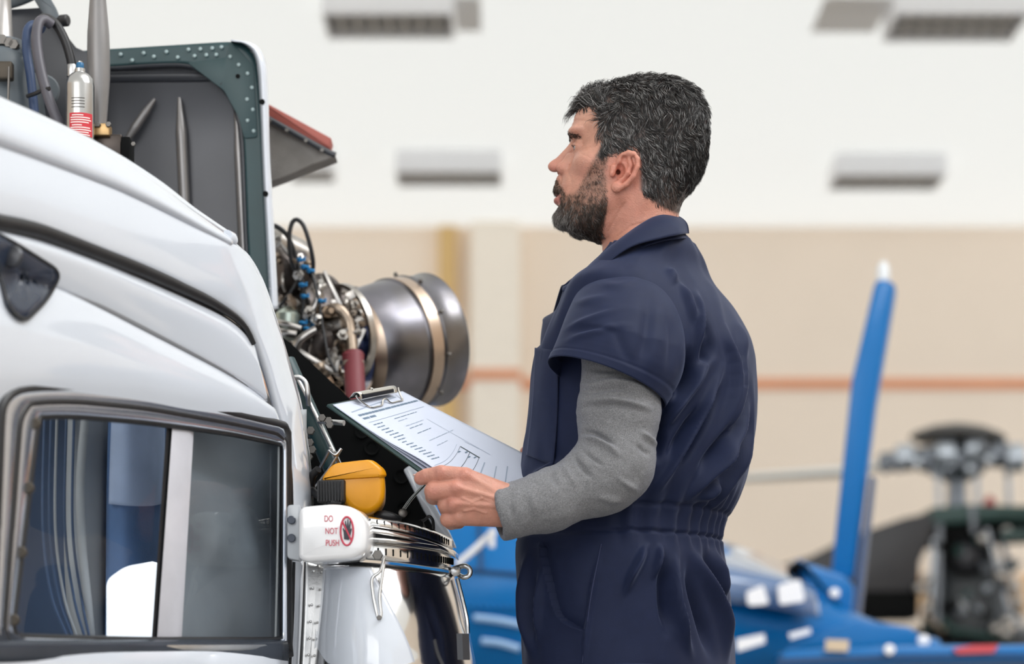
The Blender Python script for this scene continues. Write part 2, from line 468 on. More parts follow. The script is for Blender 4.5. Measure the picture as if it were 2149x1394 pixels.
# ears
def ear(sd):
    def E(px, py, ww): a = near(px, py, ww); return (a[0], a[1], a[2]*sd)
    HD.add(HD.ell(E(1321, 355, 92), (21, 36, 9)), 6)
    hx = [(1301, 354, 92), (1307, 337, 97), (1315, 325, 101), (1327, 320, 104), (1338, 323, 107), (1346, 334, 109), (1346, 350, 109), (1337, 370, 107), (1322, 386, 103), (1306, 395, 98)]
    for a, b in zip(hx, hx[1:]): HD.add(HD.cone(E(*a), E(*b), 5.6, 5.6), 3)
    HD.add(HD.ell(E(1300, 391, 96), (11, 12, 8)), 6)
    ah = [(1327, 331, 101), (1332, 345, 103), (1326, 362, 102), (1311, 377, 98)]
    for a, b in zip(ah, ah[1:]): HD.add(HD.cone(E(*a), E(*b), 4.5, 4.5), 5)
    HD.cut(HD.ell(E(1309, 357, 98), (9.5, 15, 14)), 4)
    HD.cut(HD.ell(E(1338, 338, 110), (3.5, 13, 6)), 3)
    HD.cut(HD.ell(E(1318, 332, 104), (6, 6, 6)), 3)
    HD.cut(HD.cone(E(1304, 360, 98), E(1302, 360, 64), 6, 4.5), 3)
    HD.add(HD.cone(E(1294, 350, 90), (E(1291, 364, 91)), 7, 6), 4)
ear(1); ear(-1)
Vh, Fh = HD.mesh(); Vh = relax(Vh, Fh, 2, 0.4)
YAW = math.radians(7)
def head_world(L):
    """head space -> world, turned a little away from the viewer"""
    L = np.asarray(L, float); c, s = math.cos(YAW), math.sin(YAW)
    a, b = L[:, 0]-1345, L[:, 2]
    a2 = a*c-b*s*0.6; w2 = b*c+a*s
    X = (1345+a2-CX)*U; Y = YH-w2*U; Z = ZC+(HZ-L[:, 1])*U
    return np.stack([X, Y, Z], 1)
# regions as seen from the side
def side_px(L):
    k = 1-np.abs(L[:, 2])/FPX
    return np.stack([CX+(L[:, 0]-CX)/k, HZ-(HZ-L[:, 1])/k], 1)
HAIRLINE = [(1200, 226), (1216, 226), (1240, 222), (1257, 224), (1262, 256), (1268, 300), (1257, 324), (1266, 331), (1285, 323), (1302, 320), (1316, 310), (1340, 306), (1354, 330), (1350, 372),
            (1350, 398), (1372, 420), (1400, 440), (1424, 452), (1450, 470), (1540, 470), (1540, 80), (1190, 80)]
BEARD = [(1258, 322), (1240, 352), (1228, 372), (1212, 400), (1190, 404), (1180, 388), (1168, 370), (1140, 372), (1135, 500), (1190, 505), (1236, 518), (1262, 494), (1270, 464), (1280, 430), (1279, 405), (1277, 360), (1282, 325)]
LIPS = [(1150, 403), (1166, 401), (1182, 408), (1178, 424), (1150, 428)]
def soft_in(p, poly, s):
    m = in_poly(p, poly); d, _, _ = dist_poly(p, list(poly)+[poly[0]])
    return smoothstep(-s, s, np.where(m, d, -d))
SP = side_px(Vh); Nh = vnormals(Vh, Fh)
skin = np.tile(np.array([0.53, 0.275, 0.195]), (len(Vh), 1))
def tint(mask, c):
    global skin
    skin = skin*(1-mask[:, None])+np.array(c)*mask[:, None]
blot = 0.5+0.5*vnoise(Vh/22, 3)
tint(0.4*blot, (0.52, 0.205, 0.145))
g = lambda c, r: np.exp(-((SP[:, 0]-c[0])**2+(SP[:, 1]-c[1])**2)/(2*r*r))
tint(0.55*g((1160, 350), 17), (0.55, 0.20, 0.155)); tint(0.45*g((1225, 355), 24), (0.58, 0.26, 0.19))
tint(0.75*g((1322, 355), 30), (0.60, 0.20, 0.145)); tint(0.55*g((1330, 455), 60), (0.55, 0.20, 0.14))
tint(0.35*g((1212, 322), 11), (0.46, 0.25, 0.20)); tint(0.3*g((1225, 250), 22), (0.66, 0.38, 0.28))
bm_ = soft_in(SP, BEARD, 7); lp = soft_in(SP, LIPS, 3)*(np.abs(Vh[:, 2]) < 32)
hm_ = soft_in(SP, HAIRLINE, 5)
tint(0.62*bm_*(1-lp), (0.13, 0.075, 0.05)); tint(lp, (0.45, 0.17, 0.14)); tint(0.93*hm_, (0.022, 0.018, 0.017))
# creases of forehead, crow's foot and neck
disp = np.zeros(len(Vh))
for ln, amp, sg in ([[(1196, 254), (1212, 247), (1236, 250), (1252, 258)], -1.5, 2.4], [[(1193, 265), (1210, 257), (1232, 259)], -1.0, 2.2], [[(1222, 318), (1238, 324), (1250, 332)], -0.9, 2],
                    [[(1222, 310), (1240, 306), (1256, 306)], -0.8, 2], [[(1190, 352), (1200, 368), (1203, 384)], -1.2, 3.5], [[(1320, 420), (1298, 455), (1276, 490)], -1.3, 2.6],
                    [[(1378, 462), (1330, 474), (1292, 500), (1262, 535)], -1.6, 2.6], [[(1400, 478), (1350, 490), (1300, 520)], -1.3, 2.4], [[(1208, 290), (1222, 296), (1236, 304)], -1.2, 3]):
    d, al, _ = dist_poly(SP, ln); disp += amp*np.exp(-(d/sg)**2)*smoothstep(0, 0.15, al)*smoothstep(1, 0.8, al)
VhD = Vh+Nh*disp[:, None]

# ---------------------------------------------------------------- hands
def hand_mesh(YB, sd=1):
    H = Field((845, 950, -95), (1110, 1140, 60), 1.5)
    for a, b, ra, rb in (((1062, 1044, 0), (976, 1004, 16), 29, 20), ((1062, 1054, 4), (958, 1030, 22), 30, 20), ((1062, 1066, 4), (954, 1061, 18), 30, 19), ((1062, 1080, -2), (966, 1087, 8), 27, 17.5),
                         ((1062, 1060, -14), (985, 1050, -14), 30, 28), ((1120, 1060, 0), (1050, 1058, 0), 36, 34)):
        H.add(H.cone(a, b, ra, rb), 12)
    for ch in ([(976, 1003, 16, 20), (926, 997, 14, 18.5), (896, 1001, 5, 16.5), (884, 1004, 0, 15)],
               [(958, 1030, 22, 20.5), (911, 1033, 18, 19.5), (909, 1040, -24, 17), (928, 1042, -58, 15)],
               [(954, 1061, 18, 19.5), (937, 1061, 10, 18.5), (938, 1066, -30, 16.5), (955, 1066, -62, 14.5)],
               [(966, 1087, 8, 18.5), (941, 1090, 0, 17), (946, 1094, -34, 15), (962, 1092, -60, 13)],
               [(1040, 1040, -22, 25), (995, 1012, -46, 20), (955, 1004, -66, 16), (938, 1002, -70, 14)]):
        g = Field.__new__(Field); g.__dict__.update(H.__dict__); g.f = np.full(H.f.shape, 1e3, np.float32)
        for a, b in zip(ch, ch[1:]): g.add(g.cone(a[:3], b[:3], a[3], b[3]), 3)
        H.add(g.f, 4.0)
    # tendons, knuckles and veins
    for a, b in (((1040, 1036, 30), (980, 1000, 32)), ((1042, 1050, 36), (962, 1028, 39)), ((1042, 1066, 35), (958, 1060, 35))): H.add(H.cone(a, b, 2.5, 4.0), 7)
    for ln in ([(1040, 1060, 34), (1012, 1050, 37), (1000, 1036, 36), (985, 1040, 37)], [(1020, 1080, 30), (995, 1072, 34), (975, 1076, 32)], [(1012, 1050, 37), (990, 1058, 37), (972, 1050, 38)]):
        for a, b in zip(ln, ln[1:]): H.add(H.cone(a, b, 1.6, 1.6), 4)
    for c, r in (((976, 1000, 31), 8), ((957, 1029, 38), 9), ((952, 1061, 33), 8), ((963, 1088, 22), 7), ((926, 993, 28), 6)): H.add(H.ell(c, (r, r, r*0.7)), 8)
    for c in ((866, 1003, 8),): H.cut(H.ell((c[0]-2, c[1]-6, c[2]), (7, 8, 7)), 4)
    V, F = H.mesh(); V = relax(V, F, 1, 0.4)
    m = V[:, 0] < 1104
    N = vnormals(V, F); d = np.zeros(len(V))
    for x, y in ((926, 997), (897, 1001), (912, 1033), (937, 1061)):
        for o_ in (-3.2, 0, 3.2):
            d -= 0.55*np.exp(-((V[:, 0]-x-o_-0.2*(V[:, 1]-y))/1.4)**2-((V[:, 1]-y)/15)**2)
    V = V+N*d[:, None]
    c = np.tile(np.array([0.50, 0.235, 0.165]), (len(V), 1))
    b = (0.5+0.5*vnoise(V/16, 5))[:, None]; c = c*(1-0.35*b)+np.array([0.50, 0.20, 0.145])*0.35*b
    for x, y, r in ((976, 1000, 14), (957, 1029, 14), (952, 1061, 13), (926, 995, 11), (880, 1003, 12), (912, 1033, 12)):
        k = 0.4*np.exp(-((V[:, 0]-x)**2+(V[:, 1]-y)**2)/(2*r*r))[:, None]; c = c*(1-k)+np.array([0.52, 0.185, 0.14])*k
    k = YB/FPX
    Wd = np.stack([(V[:, 0]-CX)*k, YB-V[:, 2]*k, ZC+(HZ-V[:, 1])*k], 1)
    return Wd, F, c
YHAND = 3.53
VL, FL, CL = hand_mesh(YHAND)
# the far hand is the mirror image, on the other edge of the board
VR = VL.copy(); wr = P(1055, 1060, YHAND)
VR -= wr; VR[:, 1] *= -1
VR = VR*np.array([0.9, 1, 1])+P(1240, 1000, 3.96)
FR = FL[:, ::-1]
# hidden core of the body: trunk, arms and legs under the clothes
def limb(pts, r, sides=14):
    path = crom(np.array(pts), 5*len(pts)); rr = np.interp(np.linspace(0, 1, len(path)), np.linspace(0, 1, len(r)), r)
    V, F = tube_vf(path, rr, sides, caps=False); F = np.array(F)
    return V, F
core = [(head_world(VhD), Fh, skin), (VL, FL, CL), (VR, FR, CL)]
sk = np.array([0.56, 0.3, 0.22])
hipx = P(1320, 0, YH)[0]
for V_, F_ in (limb([P(1342, 590, YH), P(1345, 760, YH), P(1320, 1050, YH), P(1318, 1300, YH), P(1320, 1420, YH)], [0.05, 0.09, 0.09, 0.08, 0.07]),
               limb([P(1345, 640, 3.68), P(1318, 700, 3.63), P(1296, 880, 3.60), P(1285, 1000, 3.588), P(1180, 1045, 3.56), P(1075, 1066, 3.535)], [0.045, 0.045, 0.042, 0.040, 0.034, 0.022]),
               limb([P(1340, 650, 3.95), P(1350, 900, 4.0), P(1330, 1000, 4.02), P(1250, 1008, 3.97)], [0.05, 0.046, 0.042, 0.026]),
               limb([(hipx, YH-0.07, 0.90), (hipx-0.01, YH-0.11, 0.5), (hipx+0.02, YH-0.12, 0.09)], [0.06, 0.06, 0.045]),
               limb([(hipx, YH+0.07, 0.90), (hipx-0.03, YH+0.11, 0.5), (hipx, YH+0.12, 0.09)], [0.085, 0.06, 0.045])):
    core.append((V_, F_, np.tile(sk, (len(V_), 1))))
nV = 0; Vb, Fb, Cb = [], [], []
for V_, F_, C_ in core:
    Vb.append(V_); Fb.append(np.asarray(F_)+nV); Cb.append(C_); nV += len(V_)
body = mesh('body', np.vstack(Vb), np.vstack(Fb), M_skin, man)
color_attr(body, np.vstack(Cb))
M_nail = mat('finger_nail', (0.62, 0.36, 0.30, 1), 0.3)
def nail(c, d, nrm, L, Wd):
    d = np.asarray(d, float)/np.linalg.norm(d); nrm = np.asarray(nrm, float); s = np.cross(d, nrm); s /= np.linalg.norm(s); nrm = np.cross(s, d)
    G = []
    for a in np.linspace(-1, 1, 9):
        for b in np.linspace(-1, 1, 9):
            r = 1-0.25*max(0, a)**3
            G.append(np.asarray(c)+d*a*L/2+s*b*Wd/2*r-nrm*(b*b*0.0018+max(0, -a)*0.0008))
    o = mesh('fingernail', np.array(G), grid_faces(9, 9), M_nail, man); solid(o, 0.0006)
k_ = YHAND/FPX
nail(P(872, 997, YHAND)+np.array([0.001, 0.0013, 0.0022]), (-0.9, 0.12, -0.25), (-0.3, -0.1, 1), 0.010, 0.010)

# eyes
M_eye = mat('eyeball', (0.55, 0.5, 0.47, 1), 0.08, attr='tone')
for sd in (1, -1):
    c0 = np.array([1222, 315.5, 34*sd])
    th, ph = np.meshgrid(np.linspace(0, PI, 25), np.linspace(0, 2*PI, 32, endpoint=False), indexing='ij')
    L = np.stack([-np.cos(th), np.sin(th)*np.cos(ph), np.sin(th)*np.sin(ph)], -1).reshape(-1, 3)
    th_ = th.ravel()
    tone = np.tile([0.52, 0.46, 0.43], (len(L), 1)); tone[th_ < 0.52] = (0.10, 0.13, 0.15); tone[th_ < 0.2] = (0.005, 0.005, 0.005)
    rr = 17.0+np.where(th_ < 0.5, 1.0*(0.5-th_), 0)
    e = mesh('eye', head_world(c0+L*rr[:, None]), grid_faces(25, 32, True), M_eye, man); color_attr(e, tone)

# ---------------------------------------------------------------- hair: strands grown from the scalp
def strands(name, roots, dirs, lens, rad, cols, nseg=5, label=None):
    """roots (n,3) world, dirs: function(i-th fraction)-> offsets (n, nseg+1, 3)"""
    n = len(roots); m = nseg+1
    pts = dirs
    tg = np.gradient(pts, axis=1); tg /= np.linalg.norm(tg, axis=2, keepdims=True)+1e-9
    ref = np.array([0.3, -1.0, 0.2]); A = np.cross(tg, ref); A /= np.linalg.norm(A, axis=2, keepdims=True)+1e-9
    B = np.cross(tg, A)
    tp = np.interp(np.linspace(0, 1, m), [0, 0.5, 0.8, 1], [1, 0.85, 0.5, 0.1])
    R = rad[:, None]*tp[None]
    V = np.stack([pts+R[..., None]*(math.cos(a)*A+math.sin(a)*B) for a in (0.3, 2.4, 4.5)], 2).reshape(-1, 3)
    base = (np.arange(n)*m*3)[:, None, None]; i = np.arange(nseg)[None, :, None]; j = np.arange(3)[None, None, :]; j2 = (j+1) % 3
    F = np.stack([base+i*3+j, base+i*3+j2, base+(i+1)*3+j2, base+(i+1)*3+j], -1).reshape(-1, 4)
    o = mesh(name, V, F, M_hair, man, label=label)
    color_attr(o, np.repeat(cols, m*3, axis=0))
    return o
tri_area = None
def scatter(mask, n, seed):
    """n random roots on head-mesh quads whose corners pass mask"""
    r = np.random.default_rng(seed)
    fm = mask[Fh].mean(1); A = np.linalg.norm(np.cross(Vh[Fh[:, 2]]-Vh[Fh[:, 0]], Vh[Fh[:, 3]]-Vh[Fh[:, 1]]), axis=1)*fm
    k = r.choice(len(Fh), n, p=A/A.sum()); a, b = r.random(n)[:, None], r.random(n)[:, None]
    q = Vh[Fh[k]]; p = (q[:, 0]*(1-a)+q[:, 1]*a)*(1-b)+(q[:, 3]*(1-a)+q[:, 2]*a)*b
    return p, Nh[Fh[k]].mean(1), r
def grow(name, mask, n, seed, length, flow, lift, curl, radius, tone, sink=2.0, nseg=5, grav=lambda p: np.zeros(len(p)), clump=14.0, label=None):
    p, N, r = scatter(mask, n, seed)
    N = N/np.linalg.norm(N, axis=1)[:, None]
    fl = flow(p, N); fl = fl-N*np.sum(fl*N, 1)[:, None]; fl /= np.linalg.norm(fl, axis=1)[:, None]+1e-6
    L = length(p)*(0.75+0.5*r.random(n))
    # locks: neighbouring hairs share a waviness
    ph = vnoise(p/clump, seed)*3.0; ph2 = vnoise(p/clump+7.7, seed+1)*3.0
    sdv = np.cross(N, fl)
    t = np.linspace(0, 1, nseg+1)[None, :, None]
    li = lift(p)[:, None, None]*(1+0.6*vnoise(p/clump+3.3, seed+2))[:, None, None]
    jit = (r.random((n, 1, 3))-0.5)*0.22
    off = L[:, None, None]*(fl[:, None]*t*(1-0.25*li*t)+N[:, None]*li*(t-0.7*t*t)+jit*t)
    off += (L*curl)[:, None, None]*(sdv[:, None]*np.sin(ph[:, None, None]+t*3.6)+N[:, None]*0.35*np.sin(ph2[:, None, None]+t*3.2))*t
    gv = grav(p)[:, None]*L[:, None]*(t[..., 0]**2)
    off[:, :, 1] += gv; off[:, :, 0] -= 0.6*gv
    pts = p[:, None]-N[:, None]*sink+off
    Wp = head_world(pts.reshape(-1, 3)).reshape(n, nseg+1, 3)
    return strands(name, Wp[:, 0], Wp, L, radius*(0.75+0.5*r.random(n)), tone(p, r), nseg, label)
def head_tone(p, r):
    n = len(p); c = np.tile([0.016, 0.0145, 0.0145], (n, 1))*(0.6+0.9*r.random((n, 1)))
    g = r.random(n) < 0.24+0.12*vnoise(p/40, 9)
    c[g] = np.array([0.27, 0.265, 0.26])*(0.35+1.2*r.random((g.sum(), 1)))
    m2 = r.random(n) < 0.2; c[m2 & ~g] = np.array([0.05, 0.04, 0.035])
    return c
def hair_len(p):
    s = side_px(p)
    L = 22+8*smoothstep(250, 165, s[:, 1])
    L = np.where(s[:, 0] < 1262, 35+8*smoothstep(260, 205, s[:, 1]), L)
    L *= 1-0.55*smoothstep(360, 450, s[:, 1])
    L *= 1-0.45*smoothstep(290, 330, s[:, 1])*smoothstep(1350, 1290, s[:, 0])
    return L
def hair_flow(p, N):
    s = side_px(p)
    fl = np.zeros_like(p)
    front = smoothstep(1330, 1225, s[:, 0])*smoothstep(285, 215, s[:, 1])
    fl[:, 0] = 0.35-1.15*front+0.25*smoothstep(1380, 1470, s[:, 0])*0
    fl[:, 1] = 0.9-2.0*front
    fl[:, 2] = 0.55*np.sign(p[:, 2])*(1-front)*smoothstep(300, 200, s[:, 1])
    top = smoothstep(215, 170, s[:, 1])
    fl[:, 0] += 0.3*top*(1-front)
    fl += 0.75*np.stack([vnoise(p/20, 31), vnoise(p/20, 32), vnoise(p/20, 33)], 1)
    return fl
def hair_lift(p):
    s = side_px(p)
    return 0.42+0.12*smoothstep(230, 165, s[:, 1])+0.75*smoothstep(1285, 1215, s[:, 0])*smoothstep(270, 225, s[:, 1])-0.22*smoothstep(330, 420, s[:, 1])
hmask = soft_in(SP, HAIRLINE, 3)
hmask = hmask*((SP[:, 0] > 1352) | (SP[:, 1] < 322) | (np.abs(Vh[:, 2]) < 60))
def quiff(p):
    s = side_px(p); return 0.22*smoothstep(1300, 1225, s[:, 0])*smoothstep(275, 220, s[:, 1])
under = grow('hair_undercoat', hmask, 9000, 20, lambda p: np.full(len(p), 15.0), lambda p, N: np.tile([0.35, 0.9, 0.05], (len(p), 1)), lambda p: np.full(len(p), 0.2), 0.1, 0.0011, lambda p, r: np.tile([0.012, 0.011, 0.011], (len(p), 1)), nseg=3)
grow('hair', hmask, 28000, 21, hair_len, hair_flow, hair_lift, 0.22, 0.00045, head_tone, nseg=4, grav=quiff, label='short wavy dark hair streaked with grey')
def beard_tone(p, r):
    n = len(p); s = side_px(p); chin = smoothstep(1230, 1170, s[:, 0])*smoothstep(415, 450, s[:, 1])
    c = np.tile([0.055, 0.032, 0.02], (n, 1))*(0.5+1.0*r.random((n, 1)))
    low = smoothstep(410, 450, s[:, 1])[:, None]; c = c*(1-0.5*low)+np.array([0.022, 0.018, 0.016])*0.5*low
    g = r.random(n) < 0.06+0.5*chin; c[g] = np.array([0.36, 0.34, 0.32])*(0.6+0.7*r.random((g.sum(), 1)))
    return c
bmask = soft_in(SP, BEARD, 4)*(1-soft_in(SP, LIPS, 3)*(np.abs(Vh[:, 2]) < 26))
bmask = bmask*(0.6+0.4*np.maximum(smoothstep(395, 430, SP[:, 1]), smoothstep(1200, 1180, SP[:, 0])))
def beard_len(p):
    s = side_px(p); return 7+8*smoothstep(400, 450, s[:, 1])+2*smoothstep(1200, 1175, s[:, 0])
def beard_flow(p, N):
    s = side_px(p); fl = np.zeros_like(p); fl[:, 0] = 0.15-0.5*smoothstep(400, 440, s[:, 1])*smoothstep(1250, 1180, s[:, 0]); fl[:, 1] = 1
    m = (s[:, 1] < 404) & (s[:, 0] < 1195); fl[m, 2] = 0.8*np.sign(p[m, 2])
    return fl+0.45*np.stack([vnoise(p/9, 41), vnoise(p/9, 42), vnoise(p/9, 43)], 1)
grow('beard', bmask, 21000, 22, beard_len, beard_flow, lambda p: np.full(len(p), 0.42), 0.2, 0.00019, beard_tone, sink=1.0, nseg=3, clump=8, label='short brown beard greying at the chin')
BROW = [(1180, 276), (1192, 272), (1210, 277), (1222, 284), (1220, 288), (1206, 286), (1192, 289), (1180, 289)]
brm = soft_in(SP, BROW, 2)*(np.abs(Vh[:, 2]) > 9)
def brow_flow(p, N):
    fl = np.zeros_like(p); fl[:, 0] = -0.25; fl[:, 1] = 0.15; fl[:, 2] = 0.7*np.sign(p[:, 2]); fl[:, 0] += 0.8*smoothstep(20, 50, np.abs(p[:, 2])); return fl
for sd in (1, -1):
    grow('eyebrow', brm*(Vh[:, 2]*sd > 0), 260, 23+sd, lambda p: np.full(len(p), 8.0), brow_flow, lambda p: np.full(len(p), 0.5), 0.1, 0.0003, lambda p, r: np.tile([0.03, 0.022, 0.018], (len(p), 1)), sink=0.5, nseg=4)
for sd in (1, -1):
  lash = (Vh[:, 2]*sd > 0)*np.exp(-((SP[:, 0]-1202)/6)**2-((SP[:, 1]-305)/2.2)**2)*(np.abs(Vh[:, 2]) > 18)
  grow('eyelashes', lash, 80, 29, lambda p: np.full(len(p), 7.0), lambda p, N: np.tile([-1.0, 0.1, 0], (len(p), 1)), lambda p: np.full(len(p), 0.3), 0.05, 0.0002, lambda p, r: np.tile([0.012, 0.01, 0.01], (len(p), 1)), sink=0.5, nseg=4)

# ---------------------------------------------------------------- coverall
THT = math.radians(30)
TT = np.array([  # row, front edge, back edge, half width across the shoulders (m)
    [505, 1283, 1456, .085], [522, 1264, 1482, .118], [545, 1243, 1500, .158], [575, 1220, 1521, .190], [610, 1196, 1540, .203], [650, 1172, 1560, .207],
    [700, 1143, 1582, .208], [740, 1127, 1592, .208], [800, 1116, 1594, .208], [850, 1111, 1592, .208], [900, 1106, 1588, .207], [950, 1098, 1580, .205], [1000, 1090, 1568, .203],
    [1045, 1085, 1550, .198], [1080, 1085, 1528, .190], [1105, 1087, 1517, .186], [1135, 1086, 1517, .188], [1165, 1083, 1526, .195], [1200, 1085, 1533, .20], [1300, 1090, 1541, .205], [1400, 1097, 1548, .21], [1500, 1105, 1548, .21]])
def smooth_interp(x, xp, fp):
    s = np.interp(x, xp, fp); k = 23; ker = np.hanning(k+2)[1:-1]; ker /= ker.sum()
    return np.convolve(np.pad(s, k//2, mode='edge'), ker, mode='valid')
NR, NC = 390, 360
pyr = np.linspace(505, 1500, NR)
xl, xr, aa = (smooth_interp(pyr, TT[:, 0], TT[:, k]) for k in (1, 2, 3))
hw = (xr-xl)/2*U; cxr = ((xl+xr)/2-CX)*U
bb = np.sqrt(np.maximum(hw**2-(aa*math.sin(THT))**2, 0.03**2))/math.cos(THT)
zz = ZC+(HZ-pyr)*U
fwd = np.array([-math.cos(THT), math.sin(THT)]); lat = np.array([math.sin(THT)*-1, -math.cos(THT)])   # chest direction; towards his near shoulder
ph = np.linspace(0, 2*PI, NC, endpoint=False)
ex = 2/2.2
ca, sa = np.sign(np.cos(ph))*np.abs(np.cos(ph))**ex, np.sign(np.sin(ph))*np.abs(np.sin(ph))**ex
XY = bb[:, None, None]*ca[None, :, None]*fwd+aa[:, None, None]*sa[None, :, None]*lat
# keep the traced outline exact for the rounder-than-ellipse section
ext = np.abs(XY[:, :, 0]).max(1); XY *= (hw/ext)[:, None, None]
G = np.concatenate([XY+np.stack([cxr, np.full(NR, YH)], 1)[:, None], np.broadcast_to(zz[:, None, None], (NR, NC, 1))], 2)
notch = np.interp(pyr, [570, 610, 650, 700, 728, 744], [0, 10, 16, 28, 24, 0])*U
G[:, :, 0] += notch[:, None]*smoothstep(0.35, 0.9, np.cos(ph+0.25))[None]
# shoulders slope: lift the rings near the neck, drop them towards the arms
lx = (XY@lat); drop = smoothstep(640, 505, pyr)[:, None]*0.05*(np.abs(lx)/0.2)**1.5
G[:, :, 2] -= drop
FOLDS = [  # (line, height mm, half width)
    ([(1453, 592), (1465, 640), (1466, 690), (1462, 764)], 5, 8), ([(1421, 585), (1441, 632), (1462, 690)], 4, 8),
    ([(1506, 640), (1526, 710), (1539, 760), (1537, 818), (1519, 880), (1490, 960)], 5, 8), ([(1546, 649), (1553, 717), (1551, 801), (1530, 885), (1500, 980), (1470, 1060)], 5.5, 8),
    ([(1499, 733), (1468, 785), (1431, 840), (1398, 890), (1370, 960)], 7, 10), ([(1529, 740), (1502, 801), (1468, 875), (1440, 930), (1405, 990), (1354, 1060)], 7, 9),
    ([(1576, 800), (1552, 882), (1520, 940), (1479, 1000), (1442, 1050), (1424, 1085)], 7, 9), ([(1566, 890), (1535, 985), (1500, 1050), (1479, 1085)], 6, 8),
    ([(1583, 760), (1574, 850), (1560, 930), (1530, 1020), (1505, 1080)], 4, 6), ([(1509, 1000), (1480, 1035), (1461, 1060)], 6, 9),
    ([(1446, 720), (1442, 790), (1415, 850)], -8, 12), ([(1478, 700), (1484, 740), (1475, 770)], -7, 11), ([(1512, 800), (1488, 860), (1450, 930), (1400, 1010)], -7, 10), ([(1480, 840), (1440, 900), (1395, 970)], -6, 10),
    ([(1548, 860), (1510, 930), (1460, 1000)], -6, 10), ([(1400, 830), (1388, 900), (1375, 980)], -9, 14), ([(1470, 640), (1490, 700), (1500, 760)], -4, 9),
    ([(1530, 620), (1556, 700), (1566, 770)], 4, 9), ([(1480, 560), (1500, 620), (1520, 680)], 3.5, 10), ([(1400, 560), (1420, 600)], 3, 10),
    # below the waist
    ([(1361, 1134), (1340, 1180), (1324, 1212), (1308, 1255)], 6, 9), ([(1424, 1138), (1416, 1190), (1413, 1249), (1430, 1322), (1457, 1395)], 7, 9), ([(1446, 1138), (1479, 1212), (1509, 1286), (1523, 1359), (1528, 1420)], 7, 9),
    ([(1492, 1138), (1510, 1212), (1516, 1290)], 6, 8), ([(1387, 1136), (1380, 1180), (1372, 1220)], 5, 8), ([(1446, 1160), (1456, 1240), (1480, 1320), (1500, 1400)], -7, 12), ([(1395, 1150), (1395, 1250), (1405, 1350)], -6, 12),
    ([(1474, 1140), (1500, 1230), (1528, 1310)], -6, 8), ([(1512, 1136), (1526, 1200), (1532, 1300)], 4, 7),
    ([(1112, 1140), (1104, 1220), (1108, 1320), (1118, 1400)], 5, 9), ([(1130, 1200), (1122, 1300), (1124, 1394)], -5, 9), ([(1140, 1180), (1130, 1270), (1120, 1394)], 5, 8), ([(1096, 1180), (1094, 1300)], -4, 6),
    ([(1265, 1138), (1246, 1220), (1236, 1290), (1221, 1420)], 3, 5),
    # chest
    ([(1130, 800), (1122, 900), (1112, 970)], -3, 7), ([(1180, 960), (1150, 985), (1110, 1000)], 4, 9),
]
def fold_disp(pp, facing, folds, k=1.0):
    d = np.zeros(len(pp))
    for ln, amp, sg in folds:
        q = crom(np.array(ln, float), 14) if len(ln) > 2 else np.array(ln, float)
        dd, al, _ = dist_poly(pp, q)
        d += k*amp*0.0021*np.exp(-(dd/(0.85*sg))**2)*smoothstep(0, 0.42, al)*smoothstep(1, 0.58, al)*facing
    return d
Vc = G.reshape(-1, 3); Fc = grid_faces(NR, NC, True)
Nc = vnormals(Vc, Fc)
if np.mean(np.sum(Nc[:, :2]*XY.reshape(-1, 2), 1)) < 0: Nc = -Nc; Fc = Fc[:, ::-1]
pc = proj(Vc); view = Vc-np.array([0, 0, ZC]); view /= np.linalg.norm(view, axis=1)[:, None]
fz = -np.sum(view*Nc, 1); facing = smoothstep(-0.25, 0.15, fz); facef = smoothstep(0.08, 0.4, fz)
dsp = fold_disp(pc, facef, FOLDS, 1.6)
PHI = np.tile(ph, NR); ROW = np.repeat(pyr, NC)
# unseen far side gets folds of its own, and everywhere a slow undulation
dsp += (1-facing)*0.004*np.sin(PHI*17+2*np.sin(ROW/70))*smoothstep(600, 800, ROW)
dsp += 0.0022*vnoise(np.stack([PHI*5, ROW/85, PHI*0], 1), 61)
# elastic waist: gathers round the back
gath = smoothstep(1250, 1330, pc[:, 0]); gath = np.maximum(gath*facing, 0.8*(1-facing))
band = smoothstep(1062, 1082, ROW)*smoothstep(1150, 1133, ROW)
gw = smoothstep(1000, 1085, ROW)*smoothstep(1190, 1128, ROW)
arc = np.cumsum(np.linalg.norm(np.diff(np.vstack([XY[250], XY[250][:1]]), axis=0), axis=1)); arcs = np.tile(arc, NR)
ple = np.sin(arcs*2*PI/0.031+1.6*np.sin(arcs*23)+0.9*np.sin(ROW/60+arcs*9))
dsp += gath*gw*(0.0046*ple*(0.7+0.3*vnoise(np.stack([arcs*40, ROW/40, arcs*0], 1), 8)))
dsp -= gath*(0.0035*np.exp(-((ROW-1080)/5)**2)+0.0045*np.exp(-((ROW-1133)/4)**2))
dsp += (1-gath)*facing*(-0.002*np.exp(-((ROW-1090)/4)**2)-0.002*np.exp(-((ROW-1134)/4)**2))
# slanted side pocket: the cut edge stands proud of the lining behind it
pk = crom(np.array([(1136, 1136), (1141, 1170), (1150, 1215), (1160, 1262), (1172, 1292), (1196, 1312), (1230, 1324)], float), 40)
dd, al, sd_ = dist_poly(pc, pk); inside = (sd_ < 0)
edge = smoothstep(0, 0.06, al)*smoothstep(1, 0.93, al)*facing*smoothstep(70, 30, dd)
dsp += edge*np.where(inside, -0.011*np.exp(-dd/26), 0.004*np.exp(-dd/12))
Vc = Vc+Nc*dsp[:, None]
cover = mesh('coverall', Vc, Fc, M_navy, man, label='navy blue work coverall with elastic gathered waist')
solid(cover, 0.0015)

